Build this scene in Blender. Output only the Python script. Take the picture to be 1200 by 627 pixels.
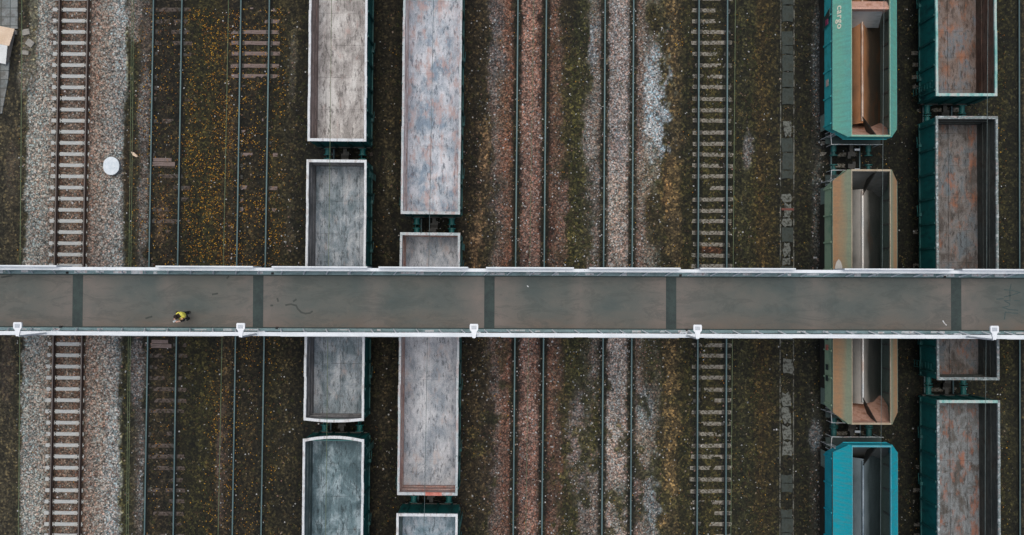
import bpy, bmesh, math, random
import numpy as np
from mathutils import Vector, Matrix, Euler
random.seed(7)
rng = np.random.default_rng(11)
for o in list(bpy.data.objects):
    bpy.data.objects.remove(o)
SC = bpy.context.scene
COL = SC.collection

# ------------------------------------------------------------------ camera, sky, sun, exposure
F = 1159.0                      # focal length in pixels of the 1200 px wide photograph
H = 55.0
TILT = math.radians(1.06)
cam_d = bpy.data.cameras.new('camera')
cam = bpy.data.objects.new('camera', cam_d)
COL.objects.link(cam)
cam.location = (0, 0, H)
cam.rotation_euler = (TILT, 0, 0)
cam_d.sensor_width = 36
cam_d.lens = F / 1200 * 36
cam_d.clip_end = 2000
SC.camera = cam

SUN_EL, SUN_AZ = 80, -10         # degrees; azimuth measured from +Y (top of the picture) to +X
w = bpy.data.worlds.new('World')
SC.world = w
w.use_nodes = True
nt = w.node_tree
sky = nt.nodes.new('ShaderNodeTexSky')
sky.sky_type = 'NISHITA'
sky.sun_disc = False
sky.sun_elevation = math.radians(SUN_EL)
sky.sun_rotation = math.radians(SUN_AZ)
sky.dust_density = 5.0
sky.ozone_density = 0.6
nt.links.new(sky.outputs[0], nt.nodes['Background'].inputs[0])
nt.nodes['Background'].inputs[1].default_value = 0.12
sd = bpy.data.lights.new('sun', 'SUN')
sd.energy = 1.4
sd.angle = math.radians(50)
sd.color = (0.95, 1.0, 0.96)
sun = bpy.data.objects.new('sun', sd)
COL.objects.link(sun)
sdir = Vector((math.sin(math.radians(SUN_AZ)) * math.cos(math.radians(SUN_EL)),
               math.cos(math.radians(SUN_AZ)) * math.cos(math.radians(SUN_EL)),
               math.sin(math.radians(SUN_EL))))
sun.rotation_euler = sdir.to_track_quat('Z', 'Y').to_euler()
SC.view_settings.view_transform = 'Standard'
SC.view_settings.look = 'None'
SC.view_settings.exposure = -0.15
SC.view_settings.gamma = 1

R = Matrix.Rotation(TILT, 3, 'X')
def P(px, py, z=0.0):
    """point of the place at height z that the photograph shows at pixel px, py"""
    d = R @ Vector(((px - 600) / F, -(py - 313.5) / F, -1))
    t = (z - H) / d.z
    return Vector((d.x * t, d.y * t, z))
def to_px(X, Y, z=0.0):
    """numpy: pixel coordinates of ground points, used to author the ground's zones"""
    c, s = math.cos(TILT), math.sin(TILT)
    zz = z - H
    yc = c * Y + s * zz
    zc = -s * Y + c * zz
    return 600 + F * X / (-zc), 313.5 - F * yc / (-zc)

# ------------------------------------------------------------------ materials
def lin(r, g, b):
    f = lambda c: (c / 255 / 12.92) if c / 255 <= 0.04045 else ((c / 255 + 0.055) / 1.055) ** 2.4
    return (f(r), f(g), f(b), 1)
class NT:
    def __init__(s, name):
        s.m = bpy.data.materials.new(name); s.m.use_nodes = True
        s.t = s.m.node_tree; s.b = s.t.nodes['Principled BSDF']
    def n(s, typ, **kw):
        nd = s.t.nodes.new('ShaderNode' + typ)
        for k, v in kw.items():
            if k[0] == 'i' and k[1:].isdigit(): nd.inputs[int(k[1:])].default_value = v
            elif hasattr(nd, k): setattr(nd, k, v)
            else: nd.inputs[k].default_value = v
        return nd
    def l(s, a, b): s.t.links.new(a, b)
    def coord(s, stretch=(1, 1, 1), loc=(0, 0, 0)):
        tc = s.n('TexCoord'); mp = s.n('Mapping')
        mp.inputs['Scale'].default_value = stretch; mp.inputs['Location'].default_value = loc
        s.l(tc.outputs['Object'], mp.inputs[0]); return mp.outputs[0]
    def noise(s, scale, stretch=(1, 1, 1), detail=6, rough=0.6, loc=(0, 0, 0), dist=0.0):
        nd = s.n('TexNoise'); nd.inputs['Scale'].default_value = scale
        nd.inputs['Detail'].default_value = detail; nd.inputs['Roughness'].default_value = rough
        nd.inputs['Distortion'].default_value = dist
        s.l(s.coord(stretch, loc), nd.inputs['Vector']); return nd.outputs['Fac']
    def ramp(s, fac, stops, interp='LINEAR'):
        r = s.n('ValToRGB'); r.color_ramp.interpolation = interp
        e = r.color_ramp.elements
        while len(e) > 1: e.remove(e[-1])
        e[0].position = stops[0][0]; e[0].color = stops[0][1]
        for p, c in stops[1:]:
            x = e.new(p); x.color = c
        s.l(fac, r.inputs[0]); return r.outputs[0]
    def mix(s, fac, a, b, mode='MIX'):
        m = s.n('Mix', data_type='RGBA', blend_type=mode)
        for v, k in ((fac, 0), (a, 6), (b, 7)):
            if hasattr(v, 'links') or hasattr(v, 'is_linked'): s.l(v, m.inputs[k])
            else: m.inputs[k].default_value = v
        return m.outputs[2]
    def math(s, op, a, b=0.0):
        m = s.n('Math', operation=op)
        for v, k in ((a, 0), (b, 1)):
            if hasattr(v, 'is_linked'): s.l(v, m.inputs[k])
            else: m.inputs[k].default_value = v
        return m.outputs[0]
    def out(s, col, rough=0.8, metal=0.0, bump=None, bstr=0.3, bdist=0.02):
        if hasattr(col, 'is_linked'): s.l(col, s.b.inputs['Base Color'])
        else: s.b.inputs['Base Color'].default_value = col
        if hasattr(rough, 'is_linked'): s.l(rough, s.b.inputs['Roughness'])
        else: s.b.inputs['Roughness'].default_value = rough
        s.b.inputs['Metallic'].default_value = metal
        if bump is not None:
            bp = s.n('Bump'); bp.inputs['Strength'].default_value = bstr; bp.inputs['Distance'].default_value = bdist
            s.l(bump, bp.inputs['Height']); s.l(bp.outputs[0], s.b.inputs['Normal'])
        return s.m

def B(v): return (v, v, v, 1)
def worn(name, c1, c2, c3=None, scale=2.0, stretch=(1, 1, 1), chips=None, chip_at=0.62, chip_scale=7.0,
         rough=0.7, metal=0.0, bump=0.2, seed=0.0):
    """weathered paint or steel: two or three tones in large soft patches, chips or rust spots on top"""
    m = NT(name)
    n1 = m.noise(scale, stretch, loc=(seed, seed * 1.7, 0))
    st = [(0.36, c1), (0.62, c2)] if c3 is None else [(0.33, c1), (0.5, c2), (0.66, c3)]
    c = m.ramp(n1, st)
    n2 = m.noise(22, (1, 1, 1), detail=4, loc=(seed, 3, 1))
    c = m.mix(0.5, c, m.ramp(n2, [(0.3, B(0.35)), (0.72, B(0.72))]), 'OVERLAY')
    if chips:
        n3 = m.noise(chip_scale, (1, 1, 1), detail=8, rough=0.7, loc=(9, seed, 2))
        c = m.mix(m.ramp(n3, [(chip_at, B(0)), (chip_at + 0.05, B(1))]), c, chips)
    return m.out(c, rough, metal, n2, bump, 0.01)

def load_bed(name, c1, c2, c3, rust, rust_at, seed, seam=0.5, rough=0.72, streak=0.55, cellx=0.95, celly=1.75):
    """floor and inner walls of an open wagon: blotched steel, drag streaks along it, plate seams, rust"""
    m = NT(name)
    n1 = m.noise(0.9, (1.3, 0.8, 1), detail=10, rough=0.68, loc=(seed, seed, 0), dist=0.4)
    c = m.ramp(n1, [(0.39, c1), (0.5, c2), (0.6, c3)])
    n2 = m.noise(3.2, (2.4, 0.28, 1), detail=8, rough=0.7, loc=(seed * 2, 0, 0))
    c = m.mix(streak, c, m.ramp(n2, [(0.28, B(0.22)), (0.5, B(0.5)), (0.75, B(0.72))]), 'OVERLAY')
    nw = m.noise(7.0, (1, 0.3, 1), detail=8, rough=0.75, loc=(seed * 4, 2, 0))
    c = m.mix(m.ramp(nw, [(0.53, B(0)), (0.61, B(0.8))]), c, tuple(0.38 * v for v in c1[:3]) + (1,))
    n3 = m.noise(26, (1, 1, 1), detail=4, rough=0.7)
    c = m.mix(0.75, c, m.ramp(n3, [(0.3, B(0.22)), (0.7, B(0.78))]), 'OVERLAY')
    n4 = m.noise(1.25, (1.6, 0.7, 1), detail=9, rough=0.72, loc=(0, seed * 3, 0))
    c = m.mix(m.ramp(n4, [(rust_at - .03, B(0)), (rust_at + 0.09, B(0.75))]), c, rust)
    # plate seams
    br = m.n('TexBrick'); br.offset = 0.0
    br.inputs['Scale'].default_value = 1.0; br.inputs['Mortar Size'].default_value = 0.022
    br.inputs['Mortar Smooth'].default_value = 0.6
    br.inputs['Brick Width'].default_value = cellx; br.inputs['Row Height'].default_value = celly
    br.inputs['Color1'].default_value = B(1); br.inputs['Color2'].default_value = B(0.86); br.inputs['Mortar'].default_value = B(0.0)
    cv = m.coord((1, 1, 0), (0.02, seed, 0))
    wob = m.n('TexNoise'); wob.inputs['Scale'].default_value = 5.0
    m.l(cv, wob.inputs['Vector'])
    va = m.n('VectorMath', operation='SCALE'); m.l(wob.outputs['Color'], va.inputs[0]); va.inputs['Scale'].default_value = 0.05
    vb = m.n('VectorMath', operation='ADD'); m.l(cv, vb.inputs[0]); m.l(va.outputs[0], vb.inputs[1])
    m.l(vb.outputs[0], br.inputs['Vector'])
    fade = m.math('MULTIPLY', m.ramp(m.noise(1.6, (1, 1, 1), loc=(seed, 8, 0)), [(0.4, B(0.1)), (0.6, B(1))]), seam)
    c = m.mix(fade, c, br.outputs['Color'], 'MULTIPLY')
    return m.out(c, rough, 0.0, n3, 0.35, 0.015)

M = {}
M['dark_steel'] = worn('dark_steel', lin(26, 30, 28), lin(44, 42, 38), scale=3, chips=lin(70, 52, 40), rough=0.6)
M['rail_top'] = worn('rail_top', lin(52, 76, 80), lin(76, 100, 102), scale=0.7, stretch=(1, 0.2, 1), rough=0.5, metal=0.3, bump=0.02)
M['rail_top_rusty'] = worn('rail_top_rusty', lin(74, 66, 62), lin(92, 84, 80), scale=0.7, stretch=(1, 0.2, 1), rough=0.5, metal=0.3, bump=0.05)
M['rail_side'] = worn('rail_side', lin(16, 20, 19), lin(26, 26, 24), scale=3, rough=0.85)
M['rail_side_red'] = worn('rail_side_red', lin(40, 28, 24), lin(58, 42, 35), scale=3, rough=0.85)
M['concrete'] = worn('concrete', lin(150, 152, 150), lin(178, 180, 178), lin(166, 162, 155), scale=3, chips=lin(120, 108, 96), chip_at=0.64, rough=0.9)
M['buried_timber'] = worn('buried_timber', lin(54, 48, 42), lin(92, 82, 76), lin(66, 56, 48), scale=2.0, stretch=(0.6, 4, 1), chips=lin(40, 34, 27), chip_at=0.5, chip_scale=5, rough=0.95)
M['old_timber'] = worn('old_timber', lin(80, 70, 64), lin(126, 110, 105), lin(94, 80, 72), scale=2.5, stretch=(0.4, 6, 1), chips=lin(60, 50, 40), chip_at=0.6, rough=0.9)
M['grey_sleeper'] = worn('grey_sleeper', lin(98, 94, 86), lin(140, 135, 124), lin(112, 104, 94), scale=4, chips=lin(60, 54, 38), chip_at=0.52, chip_scale=9, rough=0.95)
M['teal'] = worn('teal', lin(6, 74, 74), lin(14, 96, 94), lin(8, 58, 60), scale=1.6, stretch=(1, 1, 0.4), chips=lin(60, 60, 54), chip_at=0.66, rough=0.55)
M['teal_dark'] = worn('teal_dark', lin(10, 62, 62), lin(18, 84, 82), scale=2.6, chips=lin(52, 46, 40), chip_at=0.6, rough=0.6)
M['rim_white'] = worn('rim_white', lin(188, 190, 192), lin(214, 217, 219), lin(176, 172, 170), scale=2.5, stretch=(2, 0.8, 1), chips=lin(118, 98, 90), chip_at=0.64, rough=0.6)
M['rim_dusty'] = worn('rim_dusty', lin(150, 164, 166), lin(184, 188, 190), lin(168, 150, 146), scale=2.2, stretch=(2, 0.7, 1), chips=lin(96, 108, 106), chip_at=0.58, rough=0.6)
M['rim_chipped'] = worn('rim_chipped', lin(186, 190, 190), lin(96, 112, 112), lin(160, 150, 146), scale=4, stretch=(1, 1, 1), chips=lin(60, 50, 48), chip_at=0.58, rough=0.6)
M['rim_teal'] = worn('rim_teal', lin(90, 156, 150), lin(150, 182, 176), lin(176, 180, 174), scale=2.0, stretch=(2, 0.6, 1), chips=lin(180, 176, 168), chip_at=0.62, rough=0.6)
M['orange_metal'] = worn('orange_metal', lin(180, 96, 80), lin(196, 126, 112), scale=4, rough=0.6)
M['white_steel'] = worn('white_steel', lin(206, 212, 216), lin(226, 230, 233), scale=2, stretch=(0.5, 2, 1), chips=lin(164, 170, 174), chip_at=0.63, rough=0.5)
M['bridge_teal'] = worn('bridge_teal', lin(74, 100, 102), lin(112, 138, 142), lin(92, 112, 114), scale=1.2, stretch=(0.8, 3, 1), chips=lin(150, 150, 146), chip_at=0.6, rough=0.5)
M['bridge_dark'] = worn('bridge_dark', lin(34, 48, 46), lin(46, 60, 58), scale=4, chips=lin(96, 84, 76), chip_at=0.66, rough=0.7)
M['joint'] = worn('joint', lin(44, 54, 53), lin(54, 66, 63), scale=3, rough=0.8)
M['lamp_white'] = worn('lamp_white', lin(222, 226, 230), lin(234, 237, 240), scale=3, rough=0.4, bump=0.0)
M['lamp_grey'] = worn('lamp_grey', lin(166, 172, 180), lin(182, 188, 194), scale=5, rough=0.3, bump=0.0)
M['wire'] = worn('wire', lin(92, 108, 78), lin(116, 126, 94), scale=3, rough=0.5, metal=0.3)
M['wire_pale'] = worn('wire_pale', lin(84, 100, 100), lin(110, 122, 120), scale=3, rough=0.5, metal=0.3)
M['manhole'] = worn('manhole', lin(204, 214, 220), lin(222, 229, 233), scale=4, rough=0.85, bump=0.1)
M['manhole_side'] = worn('manhole_side', lin(126, 132, 134), lin(150, 154, 154), scale=4, rough=0.9)
M['roof_beige'] = worn('roof_beige', lin(206, 180, 154), lin(218, 194, 170), scale=1.5, rough=0.7)
M['roof_white'] = worn('roof_white', lin(206, 208, 206), lin(222, 224, 222), scale=1.5, rough=0.6)
M['hut_wall'] = worn('hut_wall', lin(150, 142, 130), lin(168, 160, 150), scale=2, rough=0.9)
M['slab'] = worn('slab', lin(120, 118, 112), lin(152, 148, 140), lin(136, 130, 122), scale=3, chips=lin(84, 78, 70), chip_at=0.62, rough=0.95)
M['cover_dark'] = worn('cover_dark', lin(44, 50, 46), lin(60, 66, 62), lin(50, 52, 44), scale=3.0, chips=lin(120, 124, 118), chip_at=0.66, rough=0.95)
M['cover_pale'] = worn('cover_pale', lin(58, 62, 58), lin(108, 110, 104), lin(46, 47, 40), scale=4.5, chips=lin(44, 42, 34), chip_at=0.52, rough=0.95)
M['trough_wall'] = worn('trough_wall', lin(52, 54, 48), lin(110, 110, 102), lin(40, 40, 34), scale=1.5, rough=0.95, chips=lin(38, 36, 28), chip_at=0.5, chip_scale=2.5)
M['red_paint'] = worn('red_paint', lin(92, 54, 46), lin(120, 72, 62), scale=6, rough=0.8)

def paving_mat():
    m = NT('paving')
    br = m.n('TexBrick'); br.offset = 0.0
    br.inputs['Scale'].default_value = 1.0; br.inputs['Brick Width'].default_value = 0.5; br.inputs['Row Height'].default_value = 0.5
    br.inputs['Mortar Size'].default_value = 0.022
    br.inputs['Color1'].default_value = lin(118, 124, 124); br.inputs['Color2'].default_value = lin(136, 138, 136); br.inputs['Mortar'].default_value = lin(74, 80, 78)
    m.l(m.coord(), br.inputs['Vector'])
    n2 = m.noise(12, detail=5)
    c = m.mix(0.45, br.outputs['Color'], m.ramp(n2, [(0.3, B(0.35)), (0.7, B(0.7))]), 'OVERLAY')
    c = m.mix(m.ramp(m.noise(1.6, detail=8, rough=.7), [(0.46, B(0)), (0.6, B(.7))]), c, lin(82, 78, 70))
    return m.out(c, 0.9, 0, n2, 0.2, 0.01)
M['paving'] = paving_mat()

def deck_mat():
    m = NT('deck_asphalt')
    n1 = m.noise(0.33, (1, 1.6, 1), detail=5, loc=(3, 1, 0))
    c = m.ramp(n1, [(0.36, lin(66, 78, 76)), (0.5, lin(78, 85, 81)), (0.66, lin(92, 92, 86))])
    # brown dust gathered along the lower kerb
    tc = m.n('TexCoord'); sp = m.n('SeparateXYZ'); m.l(tc.outputs['Object'], sp.inputs[0])
    mr = m.n('MapRange'); mr.inputs[1].default_value = -0.35; mr.inputs[2].default_value = -1.4; m.l(sp.outputs['Y'], mr.inputs[0])
    dust_and_light = m.math('MULTIPLY', mr.outputs[0], m.ramp(m.noise(0.9, (0.8, 2.0, 1), detail=8), [(0.3, B(0.1)), (0.7, B(1))]))
    c = m.mix(dust_and_light, c, lin(104, 88, 76))
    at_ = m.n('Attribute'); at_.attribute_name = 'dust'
    c = m.mix(m.math('MULTIPLY', at_.outputs['Fac'], m.ramp(m.noise(1.3, detail=7), [(.3, B(.35)), (.7, B(.9))])), c, lin(116, 106, 99))  # pale bands at span ends and middle: dust plus painted reflected light
    n2 = m.noise(30, detail=4, rough=0.8)
    c = m.mix(0.5, c, m.ramp(n2, [(0.28, B(0.36)), (0.74, B(0.66))]), 'OVERLAY')
    n5 = m.noise(3.5, (1, 1, 1), detail=9, rough=0.75, loc=(7, 7, 0))
    c = m.mix(m.ramp(n5, [(0.66, B(0)), (0.72, B(0.5))]), c, lin(56, 62, 60))
    n6 = m.noise(1.1, (.5, 1.4, 1), detail=10, rough=0.78, loc=(2, 11, 0), dist=.8)
    c = m.mix(m.ramp(n6, [(0.5, B(0)), (0.58, B(0.42)), (0.62, B(0.1))]), c, lin(62, 68, 64))     # dried water marks
    n7 = m.noise(2.4, (1, 1, 1), detail=10, rough=0.8, loc=(21, 1, 0))
    c = m.mix(m.ramp(n7, [(0.56, B(0)), (0.68, B(0.4))]), c, lin(110, 104, 96))                    # grit and dust
    n4 = m.noise(60, detail=1)
    c = m.mix(m.ramp(n4, [(0.78, B(0)), (0.8, B(1))]), c, lin(150, 150, 144))
    return m.out(c, 0.75, 0, n2, 0.2, 0.005)
M['deck'] = deck_mat()
M['stain'] = worn('stain', lin(38, 46, 42), lin(52, 56, 50), scale=6, rough=0.6)
M['graffiti_line'] = worn('graffiti_line', lin(44, 62, 62), lin(58, 74, 72), scale=6, rough=0.6)

def ground_mat():
    m = NT('yard_ground')
    def attr(nm):
        a = m.n('Attribute'); a.attribute_name = nm; return a
    base = attr('tint').outputs['Color']
    gr = attr('gravel').outputs['Fac']
    cv = m.coord()
    # stones: two sizes of cells, each with its own brightness and hue
    vo = m.n('TexVoronoi'); vo.inputs['Scale'].default_value = 11.5; m.l(cv, vo.inputs['Vector'])
    vo2 = m.n('TexVoronoi'); vo2.inputs['Scale'].default_value = 21.0; m.l(cv, vo2.inputs['Vector'])
    sx = m.n('SeparateColor'); m.l(vo.outputs['Color'], sx.inputs[0])
    sx2 = m.n('SeparateColor'); m.l(vo2.outputs['Color'], sx2.inputs[0])
    v = m.math('ADD', m.math('MULTIPLY', sx.outputs[0], 0.55), m.math('MULTIPLY', sx2.outputs[0], 0.45))
    stone = m.ramp(v, [(0.12, B(0.17)), (0.36, B(0.62)), (0.6, B(1.1)), (0.86, B(2.0))])
    hue = m.ramp(sx.outputs[1], [(0.0, (0.80, 1.04, 1.14, 1)), (0.35, (0.98, 1.02, 1.02, 1)), (0.7, (1.06, 0.99, 0.93, 1)), (1.0, (1.22, 0.93, 0.84, 1))])
    gap = m.ramp(vo.outputs['Distance'], [(0.35, B(1)), (0.75, B(0.5))])
    sc = m.mix(1.0, m.mix(1.0, stone, hue, 'MULTIPLY'), gap, 'MULTIPLY')
    # soil: clumps and crumbs
    n1 = m.noise(9, detail=8, rough=0.75)
    soil = m.ramp(n1, [(0.3, B(0.2)), (0.46, B(0.7)), (0.58, B(1.45)), (0.7, B(3.0))])
    n1b = m.noise(2.6, (1.4, 0.8, 1), detail=9, rough=0.78, loc=(5, 5, 0), dist=0.6)
    soil = m.mix(1.0, soil, m.ramp(n1b, [(0.36, (0.42, 0.46, 0.44, 1)), (0.5, B(1.0)), (0.64, (1.8, 1.75, 1.65, 1))]), 'MULTIPLY')
    n0 = m.noise(1.1, (1.6, 0.7, 1), detail=6, rough=0.65)
    soil = m.mix(1.0, soil, m.ramp(n0, [(0.3, (0.62, 0.66, 0.62, 1)), (0.7, (1.35, 1.28, 1.15, 1))]), 'MULTIPLY')
    fac = m.math('ADD', gr, m.math('MULTIPLY', m.math('SUBTRACT', m.noise(5, detail=5), 0.5), 0.5))
    vs_ = m.n('TexVoronoi'); vs_.inputs['Scale'].default_value = 9.0; m.l(cv, vs_.inputs['Vector'])
    ss_ = m.n('SeparateColor'); m.l(vs_.outputs['Color'], ss_.inputs[0])
    soil = m.mix(1.0, soil, m.ramp(ss_.outputs[2], [(0.0, B(0.35)), (0.5, B(0.8)), (0.8, B(1.3)), (0.95, (2.6, 2.4, 2.1, 1))]), 'MULTIPLY')
    soil = m.mix(1.0, soil, (0.72, 0.77, 0.66, 1), 'MULTIPLY')
    det = m.mix(m.ramp(fac, [(0.25, B(0)), (0.6, B(1))]), soil, sc)
    c = m.mix(1.0, base, det, 'MULTIPLY')
    # pale crumbs scattered on the soil
    vo3 = m.n('TexVoronoi'); vo3.inputs['Scale'].default_value = 7.0; m.l(cv, vo3.inputs['Vector'])
    s3 = m.n('SeparateColor'); m.l(vo3.outputs['Color'], s3.inputs[0])
    spot = m.math('MULTIPLY', m.math('GREATER_THAN', s3.outputs[0], 0.93), m.math('LESS_THAN', vo3.outputs['Distance'], 0.17))
    c = m.mix(m.math('MULTIPLY', spot, 0.6), c, lin(120, 114, 104))
    h = m.math('ADD', m.math('MULTIPLY', v, 0.7), n1)
    return m.out(c, 0.95, 0, h, 0.6, 0.03)
M['ground'] = ground_mat()

# ------------------------------------------------------------------ builders
class MB:
    def __init__(s): s.v = []; s.f = []; s.mi = []
    def add(s, vs, fs, mi=0):
        k = len(s.v); s.v += [tuple(p) for p in vs]
        s.f += [tuple(i + k for i in f) for f in fs]; s.mi += [mi] * len(fs)
    def box(s, x0, x1, y0, y1, z0, z1, mi=0):
        s.add([(x0, y0, z0), (x1, y0, z0), (x1, y1, z0), (x0, y1, z0), (x0, y0, z1), (x1, y0, z1), (x1, y1, z1), (x0, y1, z1)],
              [(0, 3, 2, 1), (4, 5, 6, 7), (0, 1, 5, 4), (1, 2, 6, 5), (2, 3, 7, 6), (3, 0, 4, 7)], mi)
    def bar(s, a, b, r, mi=0, n=6, r2=None):
        a = Vector(a); b = Vector(b); d = (b - a).normalized()
        u = d.orthogonal().normalized(); w_ = d.cross(u); r2 = r if r2 is None else r2
        vs = []
        for c, rr in ((a, r), (b, r2)):
            for i in range(n):
                t = 2 * math.pi * i / n
                vs.append(c + (u * math.cos(t) + w_ * math.sin(t)) * rr)
        fs = [(i, (i + 1) % n, n + (i + 1) % n, n + i) for i in range(n)]
        fs += [tuple(range(n))[::-1], tuple(range(n, 2 * n))]
        s.add(vs, fs, mi)
    def beam(s, a, b, wd, ht, mi=0):
        """rectangular beam from a to b, width wd sideways, ht in height"""
        a = Vector(a); b = Vector(b); d = (b - a).normalized()
        sd_ = d.cross(Vector((0, 0, 1)))
        if sd_.length < 1e-3: sd_ = Vector((1, 0, 0))
        sd_.normalize(); up = sd_.cross(d)
        vs = [c + sd_ * wd / 2 * i + up * ht / 2 * j for c in (a, b) for i, j in ((-1, -1), (1, -1), (1, 1), (-1, 1))]
        s.add(vs, [(0, 1, 2, 3), (7, 6, 5, 4), (0, 4, 5, 1), (1, 5, 6, 2), (2, 6, 7, 3), (3, 7, 4, 0)], mi)
    def prism(s, poly, z0, z1, mi=0):
        n = len(poly)
        s.add([(x, y, z0) for x, y in poly] + [(x, y, z1) for x, y in poly],
              [tuple(range(n))[::-1], tuple(range(n, 2 * n))] + [(i, (i + 1) % n, n + (i + 1) % n, n + i) for i in range(n)], mi)
    def plate(s, pts, t, mi=0):
        """thin plate through the given points, thickness t along its normal (downwards/inwards)"""
        pts = [Vector(p) for p in pts]; nrm = (pts[1] - pts[0]).cross(pts[2] - pts[0]).normalized()
        n = len(pts)
        s.add(pts + [p - nrm * t for p in pts], [tuple(range(n)), tuple(range(n, 2 * n))[::-1]] +
              [((i + 1) % n, i, n + i, n + (i + 1) % n) for i in range(n)], mi)
    def mesh(s, name, mats):
        me = bpy.data.meshes.new(name)
        me.from_pydata(s.v, [], s.f)
        for m_ in (mats if isinstance(mats, (list, tuple)) else [mats]): me.materials.append(m_)
        me.polygons.foreach_set('material_index', s.mi)
        me.update(); return me
    def build(s, name, mats, parent=None, loc=(0, 0, 0)):
        return link(name, s.mesh(name, mats), parent, loc)
def link(name, me, parent=None, loc=(0, 0, 0), rot=(0, 0, 0)):
    o = bpy.data.objects.new(name, me); COL.objects.link(o)
    if parent: o.parent = parent
    o.location = loc; o.rotation_euler = rot; return o
def tag(o, label=None, cat=None, group=None, kind=None):
    for k, v in (('label', label), ('category', cat), ('group', group), ('kind', kind)):
        if v: o[k] = v
    return o
def thing(name, label, cat, loc=(0, 0, 0), rz=0.0, group=None):
    o = bpy.data.objects.new(name, None); COL.objects.link(o); o.empty_display_size = 0.2
    o.location = loc; o.rotation_euler = (0, 0, rz)
    return tag(o, label, cat, group)

# ------------------------------------------------------------------ noise for the ground
def vnoise(x, y, seed=0, octaves=4):
    r = np.random.default_rng(seed); T = r.random((256, 256)); out = 0; amp = 1; tot = 0
    for k in range(octaves):
        xi = np.floor(x).astype(int); yi = np.floor(y).astype(int)
        fx = x - xi; fy = y - yi; fx = fx * fx * (3 - 2 * fx); fy = fy * fy * (3 - 2 * fy)
        a = T[xi % 256, yi % 256]; b = T[(xi + 1) % 256, yi % 256]; c = T[xi % 256, (yi + 1) % 256]; d = T[(xi + 1) % 256, (yi + 1) % 256]
        out = out + amp * ((a * (1 - fx) + b * fx) * (1 - fy) + (c * (1 - fx) + d * fx) * fy)
        tot += amp; amp *= 0.55; x = x * 2.03 + 17.1; y = y * 2.03 + 5.3
    return out / tot
def sstep(a, b, x):
    t = np.clip((x - a) / (b - a), 0, 1); return t * t * (3 - 2 * t)

# tracks: centre line in photograph pixels at y = 0 and y = 627, height of what was measured
TR = {
 't1': (86.0, 74.8, 0.2), 't2': (196.5, 186.0, 0.2), 't3': (299.0, 289.0, 0.2),
 't4': (396.5, 389.5, 3.75), 't5': (507.0, 500.2, 3.75),
 't6': (623.7, 618.2, 0.2), 't7': (726.0, 722.2, 0.2), 't8': (836.0, 833.8, 0.2),
 't9': (1020.3, 1021.5, 4.1), 't10': (1132.3, 1136.0, 3.75), 't11': (1211.2, 1212.4, 0.2),
}
GAUGE = 1.585
def tline(k):
    a, b, z = TR[k]; p = P(a, 0, z); q = P(b, 627, z)
    return (p.x, p.y), (q.x, q.y)
def tx(k, y):
    (x0, y0), (x1, y1) = tline(k); return x0 + (x1 - x0) * (y - y0) / (y1 - y0)

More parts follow.
